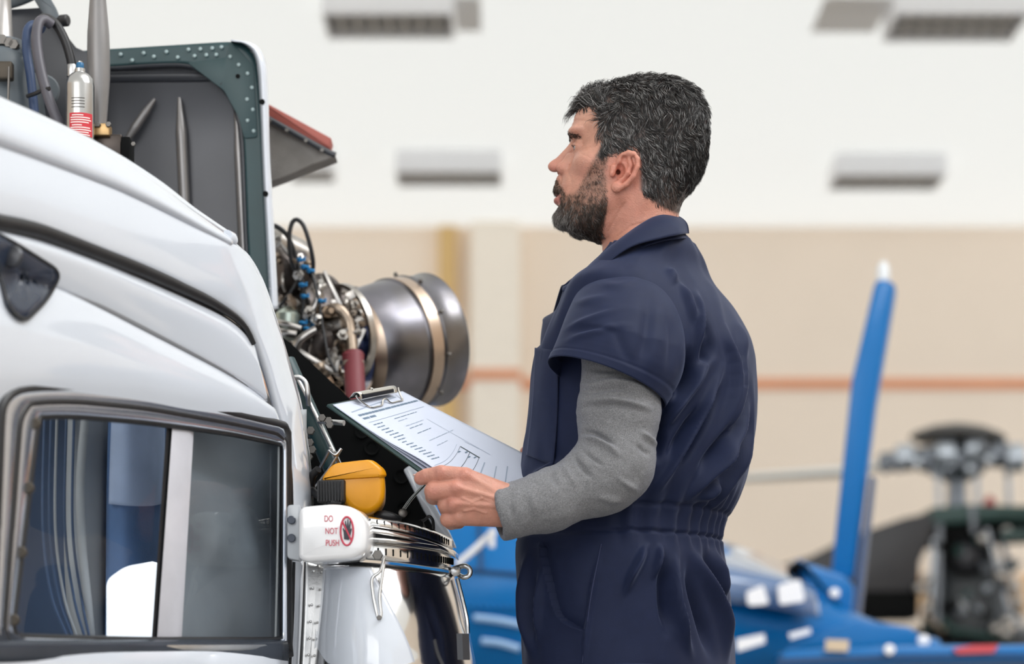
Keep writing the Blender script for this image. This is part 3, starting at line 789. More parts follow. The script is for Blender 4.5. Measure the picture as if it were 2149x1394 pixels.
# sleeve of the coverall: a dome over the shoulder that opens into a wide hem
def sleeve(side=1):
    Fp = np.array([(1290, 546), (1252, 570), (1217, 604), (1191, 655), (1171, 708), (1157, 742), (1150, 760)], float)
    Bp = np.array([(1304, 543), (1346, 560), (1390, 596), (1425, 655), (1436, 725), (1430, 790), (1396, 850)], float)
    yc = [3.72, 3.702, 3.670, 3.642, 3.620, 3.608, 3.60]; yr = [0.02, 0.062, 0.082, 0.092, 0.094, 0.090, 0.086]
    lift_ = [0, 0, -4, -8, -14, -24, -36]
    n, m = 90, 120
    F2, B2 = crom(Fp, n), crom(Bp, n); s = np.linspace(0, 1, n); s7 = np.linspace(0, 1, 7)
    yc, yr, lf = (np.interp(s, s7, a) for a in (yc, yr, lift_))
    th = np.linspace(0, 2*PI, m, endpoint=False)
    Gs = np.empty((n, m, 3))
    for i in range(n):
        c = (F2[i]+B2[i])/2; h = (F2[i]-B2[i])/2
        pxs = c[0]+h[0]*np.cos(th); pys = c[1]+h[1]*np.cos(th)+lf[i]*np.sin(th)
        Y = yc[i]-yr[i]*np.sin(th)
        Gs[i] = np.stack([(pxs-CX)/FPX*Y, Y, ZC+(HZ-pys)/FPX*Y], 1)
    V = Gs.reshape(-1, 3); F = grid_faces(n, m, True)
    N = vnormals(V, F); c = np.array([P(1300, 700, 3.6)])
    if np.mean(np.sum(N*(V-c), 1)) < 0: N = -N; F = F[:, ::-1]
    pp = proj(V); vw = V-np.array([0, 0, ZC]); fc = smoothstep(-0.2, 0.2, -np.sum(vw*N, 1))
    FS = [([(1172, 700), (1222, 676), (1290, 652), (1320, 640)], 4, 7), ([(1168, 728), (1220, 705), (1306, 682), (1340, 690)], 4, 8), ([(1200, 640), (1240, 630), (1290, 622)], 3, 9),
          ([(1352, 596), (1362, 650), (1352, 730), (1330, 790)], -7, 16), ([(1290, 660), (1302, 720), (1330, 780)], -3, 10), ([(1190, 700), (1250, 688), (1300, 700)], -3.5, 8),
          ([(1400, 640), (1410, 720), (1398, 800)], -4, 10), ([(1426, 660), (1430, 740), (1426, 800)], 4, 7), ([(1240, 590), (1300, 600), (1350, 580)], 2.5, 9)]
    d = fold_disp(pp, fc, FS, 0.55)
    tt = np.repeat(s, m)
    d += -0.0012*np.exp(-((tt-0.915)/0.006)**2)+0.0012*smoothstep(0.92, 0.93, tt)       # stitched hem
    V = V+N*d[:, None]
    return V, F
Vs, Fs = sleeve()
slv = mesh('sleeve', Vs, Fs, M_navy, cover); solid(slv, 0.0018)
# far sleeve: mirrored through the body's own middle plane
lat3 = np.array([lat[0], lat[1], 0]); mid = np.array([(1345-CX)*U, YH, 0])
Vr = Vs*np.array([1, -1, 1])+np.array([0.035, 2*YH+0.02, -0.01])
o_ = mesh('sleeve', Vr, Fs[:, ::-1], M_navy, cover); solid(o_, 0.0018)

# collar and lapels: a folded band round the neck
def ribbon(name, inner, outer, n, m, th=0.002, roll=0.006, mt=M_navy, par=None):
    a, b = crom(PP(inner), n), crom(PP(outer), n)
    t = np.linspace(0, 1, m)[None, :, None]
    Gr = a[:, None]*(1-t)+b[:, None]*t
    nr = np.cross(np.gradient(a, axis=0), b-a); nr /= np.linalg.norm(nr, axis=1)[:, None]+1e-9
    sgn = -np.sign(np.sum(nr*np.array([0.15, -1, 0.35]), 1).mean())
    Gr = Gr-sgn*nr[:, None]*roll*np.sin(t*PI)
    o = mesh(name, Gr.reshape(-1, 3), grid_faces(n, m), mt, par or cover); solid(o, th, 0); return o
near_in = [(1196, 604, 3.72), (1228, 566, 3.715), (1262, 534, 3.712), (1300, 503, 3.708), (1340, 474, 3.712), (1372, 456, 3.728), (1400, 451, 3.76), (1420, 453, 3.80)]
near_out = [(1181, 612, 3.70), (1206, 612, 3.68), (1244, 590, 3.668), (1284, 546, 3.664), (1330, 516, 3.668), (1390, 500, 3.685), (1428, 492, 3.715), (1444, 490, 3.79)]
ribbon('collar', near_in, near_out, 60, 14)
far_in = [(1212, 590, 3.84), (1240, 560, 3.87), (1275, 530, 3.888), (1310, 505, 3.895), (1350, 480, 3.893), (1385, 462, 3.875), (1410, 453, 3.84), (1421, 453, 3.795)]
far_out = [(1180, 606, 3.83), (1205, 600, 3.90), (1250, 580, 3.93), (1300, 545, 3.94), (1350, 520, 3.935), (1400, 503, 3.915), (1436, 492, 3.87), (1445, 490, 3.785)]
ribbon('collar', far_in, far_out, 60, 14)
# collar stand beneath the fold
ribbon('collar_stand', [(a, b+1, c+0.004) for a, b, c in near_in], [(1205, 640, 3.72), (1235, 610, 3.70), (1272, 575, 3.69), (1310, 540, 3.685), (1352, 518, 3.69), (1395, 505, 3.705), (1430, 500, 3.73), (1446, 500, 3.795)], 50, 8, roll=-0.004)
# open front edge of the coverall with its turned-back facing
ribbon('lapel', [(1200, 606, 3.73), (1190, 640, 3.74), (1178, 690, 3.76), (1166, 742, 3.78)], [(1182, 612, 3.76), (1168, 650, 3.84), (1142, 668, 3.87), (1140, 676, 3.87), (1136, 705, 3.87), (1134, 742, 3.87)], 40, 10, roll=0.004)
ribbon('lapel', [(1183, 600, 3.74), (1176, 606, 3.80), (1160, 660, 3.88), (1150, 700, 3.92)], [(1240, 575, 3.74), (1215, 620, 3.82), (1190, 680, 3.90), (1170, 720, 3.94)], 30, 8, roll=0.003)
# chest pocket
def on_cover(pts, lift_=0.003):
    """points of the coverall seen at these places"""
    front = np.where(np.sum(view*Nc, 1) < 0)[0]
    out = []
    for q in pts:
        d = np.sum((pc[front]-np.array(q))**2, 1); k = front[np.argmin(d)]
        Yk = Vc[k, 1]; out.append(P(q[0], q[1], Yk-lift_))
    return np.array(out)
pock = [on_cover([(1122, 730), (1135, 731), (1150, 733), (1170, 736)], 0.006), on_cover([(1119, 800), (1135, 801), (1150, 802), (1170, 803)], 0.006), on_cover([(1113, 880), (1130, 882), (1150, 883), (1168, 884)], 0.006), on_cover([(1104, 955), (1122, 962), (1140, 970), (1160, 976)], 0.005)]
o_ = mesh('chest_pocket', loft_pts(pock, 30, 16).reshape(-1, 3), grid_faces(30, 16), M_navy, cover); solid(o_, 0.002, 1)
# thread lines
M_thread = mat('navy_thread', srgb(34, 42, 76), 0.7)
def seam(pts, r=0.0007, lift_=0.0006):
    p = on_cover(pts, lift_); tube('seam', p, r, M_thread, cover, n=40, sides=6)
seam([(1262, 1142), (1246, 1220), (1236, 1280), (1222, 1392)])

# ---------------------------------------------------------------- grey sweater sleeves
def arm_sleeve():
    A = Field((-0.06, 3.42, 0.98), (0.33, 3.74, 1.44), 0.0024)
    W3 = lambda px, py, Y: tuple(P(px, py, Y))
    k = 3.56/FPX
    A.add(A.cone(W3(1300, 690, 3.615), W3(1299, 860, 3.60), 78*k, 83*k), 0.02)
    A.add(A.cone(W3(1299, 860, 3.60), W3(1291, 975, 3.59), 83*k, 78*k), 0.02)
    A.add(A.cone(W3(1293, 975, 3.59), W3(1262, 1000, 3.583), 77*k, 74*k), 0.02)
    A.add(A.cone(W3(1262, 1003, 3.583), W3(1150, 1052, 3.555), 72*k, 60*k), 0.025)
    A.add(A.cone(W3(1150, 1052, 3.555), W3(1050, 1078, 3.532), 60*k, 58*k), 0.02)
    # cut the cuff square and hollow it
    c = P(1040, 1082, 3.532); d = P(1040, 1082, 3.532)-P(1150, 1052, 3.545); d /= np.linalg.norm(d)
    pl = (A.X-c[0])*d[0]+(A.Y-c[1])*d[1]+(A.Z-c[2])*d[2]
    A.cut(-pl, 0.008)
    A.cut(A.cone(P(1000, 1090, 3.528), P(1075, 1070, 3.536), 46*k, 46*k), 0.004)
    V, F = A.mesh(); V = relax(V, F, 2, 0.5)
    N = vnormals(V, F); pp = proj(V); fc = smoothstep(-0.3, 0.2, -np.sum((V-np.array([0, 0, ZC]))*N, 1)/3.5)
    FG = [([(1195, 800), (1235, 808), (1290, 800), (1350, 815), (1384, 850)], 4, 7), ([(1200, 815), (1240, 822), (1300, 815), (1360, 835)], -4, 6), ([(1203, 848), (1230, 842), (1290, 838), (1350, 852), (1382, 868)], 4, 6),
          ([(1205, 858), (1250, 853), (1310, 852), (1370, 872)], -3.5, 5), ([(1212, 912), (1235, 908), (1262, 916), (1300, 940)], -5, 5), ([(1212, 922), (1240, 920), (1275, 935), (1310, 965)], 5, 7),
          ([(1204, 940), (1206, 960), (1225, 985), (1250, 1010)], -4, 6), ([(1214, 935), (1235, 955), (1275, 985)], -3, 5), ([(1160, 975), (1160, 1000), (1175, 1030)], -3, 7), ([(1180, 960), (1190, 990), (1215, 1030)], 3, 8),
          ([(1340, 900), (1372, 930), (1378, 945)], 4, 6), ([(1330, 930), (1368, 960)], -3, 6), ([(1075, 1020), (1072, 1060), (1085, 1110)], -2.5, 8), ([(1050, 1030), (1046, 1070), (1060, 1120)], 3, 9),
          ([(1290, 1000), (1320, 1020), (1345, 1030)], 3, 8), ([(1240, 1040), (1290, 1050), (1320, 1050)], 3, 9), ([(1120, 1010), (1115, 1040), (1130, 1090)], 2, 9), ([(1220, 770), (1260, 776), (1320, 778)], -3, 7)]
    d = fold_disp(pp, fc, FG, 0.75)+0.0012*vnoise(V*60, 71)+0.0005*vnoise(V*160, 72)
    return V+N*d[:, None], F
Va, Fa = arm_sleeve()
swt = mesh('sweater', Va, Fa, M_grey, man, label='grey marl sweater sleeve')
far_arm = limb([P(1345, 700, 3.97), P(1350, 880, 4.02), P(1335, 985, 4.03), P(1300, 1005, 3.99), P(1262, 1005, 3.975)], [0.06, 0.06, 0.058, 0.05, 0.042], 24)
mesh('sweater_sleeve', far_arm[0], far_arm[1], M_grey, swt)
# ---------------------------------------------------------------- trouser legs and boots
M_boot = mat('black_boot_leather', (0.012, 0.011, 0.011, 1), 0.45, bump=0.2, bscale=120)
for sd in (-1, 1):
    pts = [(hipx+0.005, YH+0.09*sd, 0.86), (hipx+0.0, YH+0.105*sd, 0.7), (hipx-0.01, YH+0.115*sd, 0.48), (hipx+0.01, YH+0.12*sd, 0.25), (hipx+0.02, YH+0.125*sd, 0.08)]
    V, F = limb(pts, [0.11, 0.108, 0.095, 0.09, 0.095], 40)
    V = V+0.006*np.stack([vnoise(V*14, 81), vnoise(V*14, 82), V[:, 0]*0], 1)
    o_ = mesh('trouser_leg', V, F, M_navy, cover); solid(o_, 0.002)
    bt = np.array([(hipx+0.07, YH+0.125*sd, 0.0), ]); bx, by = hipx+0.02, YH+0.125*sd
    prof = crom(np.array([(0.085, 0), (0.09, 0.05), (0.06, 0.10), (-0.02, 0.10), (-0.09, 0.07), (-0.16, 0.055), (-0.195, 0.03), (-0.19, 0.0)]), 40)
    ring = []
    for i, t in enumerate(np.linspace(-1, 1, 13)):
        sc_ = math.sqrt(max(0.0, 1-t*t*0.85))
        ring.append(np.stack([bx+prof[:, 0]*(0.8+0.2*sc_)-0.03, np.full(40, by+t*0.048), prof[:, 1]*(0.35+0.65*sc_)], 1))
    mesh('boot', np.array(ring).reshape(-1, 3), np.vstack([grid_faces(13, 40, True)]), M_boot, man)
# ================================================================== white helicopter with its engine cowling open
heli = thing('helicopter', 'white helicopter with open engine cowling and sliding cabin window', 'helicopter', (-0.75, 3.6, 0))
M_white = mat('white_gloss_paint', srgb(204, 209, 218), 0.10, coat=0.8, var=0.012, vscale=5)
M_chrome = mat('polished_steel', (0.72, 0.71, 0.70, 1), 0.13, 1.0, var=0.05, vscale=9)
M_alu = mat('brushed_aluminium', (0.62, 0.62, 0.62, 1), 0.32, 1.0, bump=0.1, bscale=300, var=0.06, vscale=30)
M_frame = mat('blue_grey_anodised_frame', (0.60, 0.64, 0.72, 1), 0.16, 0.9, var=0.06, vscale=20)
M_rub = mat('black_rubber', (0.012, 0.012, 0.014, 1), 0.45, var=0.15, vscale=40)
M_teal = mat('teal_primer', srgb(30, 60, 64), 0.42, var=0.06, vscale=18)
M_dark = mat('dark_painted_metal', srgb(52, 54, 60), 0.38, var=0.12, vscale=14)
M_blk = mat('black_firewall_paint', srgb(11, 12, 13), 0.8, var=0.2, vscale=20, spec=0.12)
M_comp = mat('grey_composite', srgb(60, 61, 66), 0.30, 0.25, var=0.1, vscale=9)
M_gear = mat('grey_gearbox_enamel', srgb(88, 96, 102), 0.4, var=0.08, vscale=16)
M_bolt = mat('zinc_bolt', (0.17, 0.16, 0.15, 1), 0.5, 1.0)
M_brass = mat('brass_bolt', (0.07, 0.058, 0.045, 1), 0.5, 0.6)
M_red = mat('red_decal', srgb(196, 44, 56), 0.5)
def YS(px): return 2.95+px*0.00097
def S(px, py, d=0.0): return P(px, py, YS(px)+d)
def SC_(pts):
    pts = [tuple(p) for p in pts]
    if pts[0][0] <= -90:                       # carry the skin on towards the nose, outside the picture
        a, b = np.array(pts[0], float), np.array(pts[1], float); d = a-b
        e1 = a+d*np.array([1.6, 0.9, 1])[:len(a)]; e2 = e1+d*np.array([1.8, 0.3, 1])[:len(a)]
        if len(a) > 2: e1[2], e2[2] = a[2], a[2]+0.06
        pts = [tuple(e2), tuple(e1)]+pts
    return np.array([S(*p) for p in pts])
# --- shared little meshes
def ball_mesh(name, r, m, flat=0.6):
    bm = bmesh.new(); bmesh.ops.create_uvsphere(bm, u_segments=12, v_segments=7, radius=r)
    for v in bm.verts: v.co.y *= flat
    me = bpy.data.meshes.new(name); bm.to_mesh(me); bm.free(); me.materials.append(m)
    me.polygons.foreach_set('use_smooth', np.ones(len(me.polygons), bool)); return me
def hex_mesh(name, r, h, m, sides=6):
    V, F = lathe_vf((0, 0, 0), (0, -1, 0), [(0, r), (h*0.8, r), (h, r*0.85)], sides)
    me = bpy.data.meshes.new(name); me.from_pydata([tuple(v) for v in V], [], F); me.materials.append(m); return me
M_rivet = mat('primed_rivet', srgb(150, 168, 170), 0.4, 0.2)
RIVET = ball_mesh('rivet', 0.0034, M_rivet, 0.35)
SMALLRIVET = ball_mesh('small_rivet', 0.0022, M_alu)
HEX = hex_mesh('bolt', 0.008, 0.008, M_bolt); BRASS = hex_mesh('brass_bolt', 0.0075, 0.007, M_brass, 10)

# --- roof fairing with its rolled lip
rf = np.array([(-90, 168), (0, 210), (60, 236), (130, 268), (200, 303), (270, 343), (340, 390), (400, 438), (450, 473), (490, 500)], float)
rb_ = np.array([(-90, 262), (0, 300), (60, 322), (120, 345), (185, 370), (250, 395), (325, 430), (385, 460), (435, 487), (484, 512)], float)
mid_ = (rf+rb_)/2
sheet('roof_fairing', [SC_([(a-20, b+50, 0.30) for a, b in rf]), SC_([(a, b+2, 0.10) for a, b in rf]), SC_([(*(0.82*np.array(p)+0.18*np.array(q)), 0.055) for p, q in zip(rf, rb_)]), SC_([(a, b, 0.022) for a, b in mid_]),
                       SC_([(*(0.2*np.array(p)+0.8*np.array(q)), 0.010) for p, q in zip(rf, rb_)]), SC_([(a, b, 0.014) for a, b in rb_]), SC_([(a, b+6, 0.035) for a, b in rb_])], 60, 90, M_white, heli, th=0.004)
tip = lathe('fairing_end_cap', S(484, 505, 0.03), S(494, 511, 0.03)-S(480, 502, 0.03), [(-0.012, 0.0115), (-0.002, 0.0125), (0.004, 0.010), (0.007, 0.004)], M_white, heli, 20)
# --- side skin: from the lip, round the door opening and down the rear door post
so = [(-90, 268, .022), (0, 304, .022), (120, 350, .02), (250, 400, .02), (385, 464, .02), (484, 512, .02), (512, 535, .03), (540, 582, .04), (560, 635, .05), (582, 705, .055), (606, 785, .06), (624, 850, .06), (640, 950, .06), (648, 1055, .055), (652, 1180, .05), (650, 1300, .05), (645, 1440, .05)]
si = [(-90, 440, -.012), (0, 455, -.012), (100, 480, -.012), (300, 558, -.010), (400, 605, -.006), (470, 642, 0), (505, 665, 0), (530, 700, .004), (548, 745, .008), (566, 800, .01), (582, 860, .012), (597, 910, .012), (607, 965, .012), (612, 1055, .012), (614, 1180, .012), (612, 1300, .012), (606, 1440, .012)]
mo = [((a[0]+b[0])/2, (a[1]+b[1])/2, (a[2]+b[2])/2-0.012) for a, b in zip(so, si)]
sheet('side_skin', [SC_([(a+6, b, d+0.03) for a, b, d in so]), SC_(so), SC_(mo), SC_(si), SC_([(a-4, b+6, d+0.03) for a, b, d in si])], 40, 160, M_white, heli, th=0.003)
# --- black seal over the door
sp_ = [(-90, 452), (0, 466), (60, 478), (100, 490), (200, 528), (300, 568), (380, 604), (440, 633), (490, 664), (516, 690), (532, 722)]
tube('door_seal', SC_([(a, b, -0.004) for a, b in sp_]), [0.0135, 0.013, 0.0125, 0.012, 0.011, 0.0105, 0.010, 0.009, 0.007, 0.004], M_rub, heli, n=70, sides=12)
tube('door_seal', SC_([(a, b+17, 0.004) for a, b in sp_[:-1]]), 0.0035, M_rub, heli, n=70, sides=8)

# --- cabin door: skin, crease, quarter light
r0 = [(-90, 474, .004), (0, 486, .004), (100, 512, .004), (200, 548, .004), (300, 590, .004), (400, 634, .004), (470, 668, .004), (510, 700, .004), (532, 730, .006)]
r1 = [(-90, 488, -.014), (0, 502, -.014), (100, 530, -.014), (200, 568, -.014), (300, 612, -.013), (400, 660, -.012), (470, 700, -.010), (515, 735, -.008), (542, 770, -.004)]
r2 = [(-90, 545, .000), (0, 566, .000), (100, 592, 0), (200, 634, .0), (300, 684, 0), (400, 735, 0), (470, 772, 0), (525, 806, 0), (558, 832, .002)]
r2b = [(a, b+9, d+0.014) for a, b, d in r2]
r2c = [(a, b+20, d-0.008) for a, b, d in r2]
r3 = [(-90, 660, -.040), (0, 680, -.040), (100, 700, -.040), (200, 726, -.038), (300, 756, -.034), (400, 788, -.028), (470, 812, -.022), (535, 838, -.014), (572, 858, -.004)]
r4 = [(-90, 770, -.048), (0, 776, -.048), (100, 780, -.048), (200, 792, -.044), (300, 806, -.040), (400, 826, -.034), (470, 842, -.026), (540, 862, -.018), (582, 880, -.006)]
r5 = [(-90, 860, -.034), (0, 856, -.034), (100, 846, -.034), (200, 850, -.032), (300, 862, -.028), (400, 880, -.024), (470, 892, -.02), (545, 906, -.014), (594, 918, -.006)]
door = sheet('cabin_door', [SC_(r) for r in (r0, r1, r2, r2b, r2c, r3, r4, r5)], 120, 190, M_white, heli, th=0.003)
lowr = [[(x, 1352, d-0.01) for x, d in ((-90, -.03), (100, -.03), (300, -.024), (470, -.016), (600, -.002))], [(x, 1420, d-0.03) for x, d in ((-90, -.03), (100, -.03), (300, -.03), (470, -.02), (600, -.002))], [(x, 1640, d) for x, d in ((-90, -.02), (100, -.02), (300, -.02), (470, -.01), (600, .0))], [(x, 1800, d+0.15) for x, d in ((-90, 0), (100, 0), (300, 0), (470, 0), (600, .0))]]
sheet('lower_skin', [SC_(r) for r in lowr], 30, 40, M_white, heli, th=0.004)
tube('door_crease', SC_([(110, 604, .004), (200, 642, .004), (300, 692, .004), (400, 743, .004), (470, 780, .004), (530, 815, .004), (560, 836, .004)]), [.002, .0065, .0065, .0055, .004, .002], mat('crease_shade_grey', srgb(118, 120, 124), 0.4), door, sides=10)  # grey tube stands in for the shade in the door crease
M_tint = mat('tinted_quarter_glass', srgb(44, 52, 68), 0.22, var=0.05)
ql = rounded([(-30, 478), (30, 510), (128, 572), (100, 628), (52, 676), (20, 650), (-8, 560)], 22)
def door_d(px, py):
    return np.interp(py, [480, 530, 590, 620, 700, 780, 850], [.004, -.014, 0, -.004, -.04, -.048, -.034])
DV = np.array([q.co[:] for q in door.data.vertices])+OFF['helicopter']; DP = proj(DV)
def on_door(a, b, e):
    k = np.argsort(np.sum((DP-np.array([a, b]))**2, 1))[:6]; return P(a, b, DV[k, 1].mean()-e-0.003)
qv = np.array([on_door(max(a, -80), b, 0.011) for a, b in ql]); cen = on_door(50, 570, 0.008)
rings_ = [np.array([on_door(max(50+(a-50)*t, -80), 570+(b-570)*t, 0.014) for a, b in ql]) for t in (1, 0.8, 0.6, 0.4, 0.2, 0.02)]
V = np.vstack(rings_); V[:, 1] = V[:, 1]; F = grid_faces(6, len(ql), True)
o_ = mesh('quarter_light', V, F, M_tint, door); solid(o_, 0.004, 1)
tube('quarter_light_seal', np.vstack([qv, qv[:1]]), 0.003, M_rub, door, smooth_path=False, sides=6)
lathe('glass_reflection_disc', on_door(26, 540, 0.018), (-0.25, -1, 0.1), [(0, 0.014), (0.002, 0.015), (0.006, 0.013), (0.008, 0.004)], M_comp, door, 24)  # disc stands in for a round reflection in the quarter glass

# --- sliding window set in the door
def YWn(px): return YS(px)-0.036+0.00005*px
def Wn(px, py, d=0.0): return P(px, py, YWn(px)+d)
outer = rounded([(0, 822), (120, 812), (300, 830), (480, 868), (600, 897), (602, 1372), (300, 1374), (-22, 1374)], [55, 55, 55, 55, 10, 10, 55, 55], 7)
inner = rounded([(78, 872), (160, 872), (300, 884), (480, 908), (596, 931), (594, 1345), (300, 1345), (22, 1338)], [30, 30, 30, 30, 6, 6, 30, 30], 7)
no = 160
def resample(p, n): return crom(p, n, True)
# match both loops by angle so that the band does not twist
def by_angle(p, c, n):
    q = resample(p, 900); a = np.arctan2(q[:, 1]-c[1], q[:, 0]-c[0]); o = np.argsort(a)
    t = np.linspace(-PI, PI, n, endpoint=False)
    return np.stack([np.interp(t, a[o], q[o, k], period=2*PI) for k in (0, 1)], 1)
ctr = (300, 1110); Lo, Li = by_angle(outer, ctr, no), by_angle(inner, ctr, no)
def loop(t, d): return np.array([Wn(a[0]*(1-t)+b[0]*t, a[1]*(1-t)+b[1]*t, d) for a, b in zip(Lo, Li)])
win = sheet('window_frame', [loop(-0.03, 0.03), loop(0, 0.0), loop(0.12, -0.012), loop(0.42, -0.014), loop(0.5, -0.004), loop(0.58, -0.012), loop(0.86, -0.012), loop(1.0, 0.0), loop(1.03, 0.03)], 60, no, M_frame, heli, th=0.002, closed=True)
for t, d, r in ((0.0, -0.003, 0.0085), (0.5, -0.006, 0.0075), (1.0, -0.002, 0.0055)):
    l = loop(t, d); tube('frame_seal', np.vstack([l, l[:1]]), r, M_rub, win, smooth_path=False, sides=8)
for a, b in ((74, 890), (61, 1025), (46, 1160), (30, 1302)):
    place('frame_bolt', BRASS, win, Wn(a, b, -0.013))
M_glass = bpy.data.materials.new('window_glass'); M_glass.use_nodes = True
nt = M_glass.node_tree; nt.nodes.remove(nt.nodes['Principled BSDF'])
tr = nt.nodes.new('ShaderNodeBsdfTransparent'); tr.inputs[0].default_value = (0.80, 0.85, 0.89, 1)
gl = nt.nodes.new('ShaderNodeBsdfGlossy'); gl.inputs['Roughness'].default_value = 0.02
fr = nt.nodes.new('ShaderNodeFresnel'); fr.inputs[0].default_value = 1.28
mx = nt.nodes.new('ShaderNodeMixShader')
nt.links.new(fr.outputs[0], mx.inputs[0]); nt.links.new(tr.outputs[0], mx.inputs[1]); nt.links.new(gl.outputs[0], mx.inputs[2])
nt.links.new(mx.outputs[0], nt.nodes['Material Output'].inputs[0]); MATS['window_glass'] = M_glass
def pane(pts, d, bulge=0.0):
    r = [[Wn(a, b, d) for a, b in row] for row in pts]
    G = loft_pts([np.array(x) for x in r], 16, 16)
    o = mesh('window_pane', G.reshape(-1, 3), grid_faces(16, 16)[:, ::-1], M_glass, win); return o
pane([[(60, 870), (200, 872), (370, 886)], [(30, 1110), (180, 1112), (352, 1120)], [(10, 1350), (160, 1352), (340, 1352)]], 0.014)
pane([[(380, 890), (480, 905), (600, 930)], [(370, 1120), (470, 1125), (598, 1130)], [(345, 1352), (460, 1352), (598, 1352)]], 0.008)
# divider bar with its dark rubber edge
bar = prism('window_divider', [Wn(362, 884, -0.002), Wn(399, 890, -0.002), Wn(372, 1356, -0.002), Wn(328, 1356, -0.002)], np.array([0.004, 0.014, 0]), mat('pale_divider_metal', srgb(206, 206, 214), 0.4, 0.2, var=0.05, vscale=30), win, bev=0.0015)
prism('divider_seal', [Wn(350, 884, 0.004), Wn(363, 885, 0.004), Wn(330, 1356, 0.004), Wn(317, 1356, 0.004)], np.array([0.004, 0.012, 0]), M_rub, win)
prism('sill_track', [Wn(312, 1354, -0.027), Wn(598, 1352, -0.027), Wn(598, 1366, -0.028), Wn(330, 1368, -0.028)], np.array([0.0, 0.008, 0]), M_alu, win, bev=0.002)
M_trim_edge = mat('clear_pane_edge', srgb(120, 126, 130), 0.3)
M_lowf = mat('dark_window_sill', srgb(62, 68, 78), 0.25, 0.4, var=0.1, vscale=20)
sheet('window_sill', [np.array([Wn(a, 1346, -0.008) for a in (-40, 150, 300, 450, 602)]), np.array([Wn(a, 1356, -0.024) for a in (-40, 150, 300, 450, 602)]), np.array([Wn(a, 1384, -0.026) for a in (-40, 150, 300, 450, 602)]), np.array([Wn(a, 1392, -0.012) for a in (-40, 150, 300, 450, 602)])], 16, 40, M_lowf, win, th=0.003)
prism('frame_corner', [Wn(a, b, -0.018) for a, b in ((-40, 1290), (8, 1318), (72, 1352), (72, 1362), (-40, 1362))], np.array([0, 0.012, 0]), M_lowf, win, bev=0.002)
tube('pane_edge', [Wn(585, 930, 0.004), Wn(583, 1130, 0.004), Wn(578, 1348, 0.004)], 0.002, M_trim_edge, win, sides=6)
# --- cabin interior seen through the glass
M_trim = mat('grey_cabin_trim', srgb(158, 162, 166), 0.7, bump=0.1, bscale=90, var=0.12, vscale=7)
M_navyseat = mat('blue_seat_cloth', srgb(92, 124, 170), 0.8, bump=0.3, bscale=300, var=0.12, vscale=10)
M_dkcabin = mat('dark_blue_cabin_lining', srgb(66, 86, 116), 0.7, var=0.1, vscale=6)
def C(px, py, d): return P(px, py, YS(px)+d)
sheet('cabin_lining', [np.array([C(a, 800, 0.62) for a in (-120, 100, 300, 420)]), np.array([C(a, 1150, 0.66) for a in (-120, 100, 300, 420)]), np.array([C(a, 1460, 0.62) for a in (-120, 100, 300, 420)])], 20, 20, M_dkcabin, heli, th=0.01)
# draped grey curtain behind the rear pane
cg = []
for py in np.linspace(860, 1400, 40):
    row = []
    for px in np.linspace(360, 640, 50):
        w1 = 0.024*math.sin((px-0.55*(py-900))/44+1.2*math.sin(py/120))+0.010*math.exp(-((px-(440+0.45*(1180-py)))/26)**2)*(1 if py > 1080 else 0.4)
        row.append(C(px, py, 0.075-w1))
    cg.append(row)
o_ = mesh('cabin_curtain', np.array(cg).reshape(-1, 3), grid_faces(40, 50), M_trim, heli); solid(o_, 0.003)
# seat back, harness straps and a glowing pane in place of the far side window
st = sheet('seat_back', [np.array([C(a, b, c) for a, b, c in ((228, 860, .30), (262, 850, .26), (310, 850, .26), (352, 870, .30))]), np.array([C(a, b, c) for a, b, c in ((224, 1000, .30), (262, 1000, .25), (310, 1000, .25), (352, 1000, .30))]),
                         np.array([C(a, b, c) for a, b, c in ((222, 1200, .30), (262, 1200, .25), (310, 1200, .25), (350, 1200, .30))]), np.array([C(a, b, c) for a, b, c in ((220, 1400, .30), (262, 1400, .26), (310, 1400, .26), (350, 1400, .30))])], 30, 24, M_navyseat, heli, th=0.02, offset=1)
sheet('seat_headrest', [np.array([C(a, b, c) for a, b, c in ((234, 870, .26), (270, 862, .225), (318, 862, .225), (346, 876, .26))]), np.array([C(a, b, c) for a, b, c in ((230, 980, .26), (270, 980, .215), (318, 980, .215), (346, 980, .26))]), np.array([C(a, b, c) for a, b, c in ((228, 1058, .27), (270, 1062, .235), (318, 1062, .235), (346, 1056, .27))])], 20, 20, mat('pale_blue_headrest', srgb(178, 196, 228), 0.8, bump=0.2, bscale=300, var=0.1, vscale=12), st, th=0.02, offset=1)
tube('seat_harness', [C(180, 860, 0.24), C(168, 1010, 0.22), C(172, 1140, 0.22), C(186, 1280, 0.24), C(196, 1400, 0.26)], 0.006, M_trim, heli)
sheet('cabin_pillar', [np.array([C(a, b, 0.34) for a, b in ((160, 850), (155, 1050), (160, 1250), (190, 1400))]), np.array([C(a, b, 0.33) for a, b in ((226, 850), (224, 1050), (222, 1250), (224, 1400))])], 6, 24, M_trim, heli, th=0.02)
for k, (x0, x1) in enumerate(((104, 150), (118, 160), (130, 170), (150, 186), (166, 196))):
    tube('wiring_harness', [C(x0-10, 850, 0.3+0.01*k), C(x0-14, 1100, 0.28+0.01*k), C(x0+4, 1250, 0.25), C(x1-8, 1340, 0.23), C(x1+10, 1420, 0.22)], 0.002, M_dkcabin if k != 2 else M_trim, heli)
M_shell = mat('glowing_window_pane', srgb(250, 250, 250), 0.35)
b_ = M_shell.node_tree.nodes['Principled BSDF']; b_.inputs['Emission Color'].default_value = (0.97, 0.98, 1, 1); b_.inputs['Emission Strength'].default_value = 0.8  # emission stands in for daylight through the far window
wp = rounded([(222, 1215), (262, 1186), (310, 1178), (338, 1184), (334, 1290), (314, 1330), (284, 1362), (222, 1362)], 16)
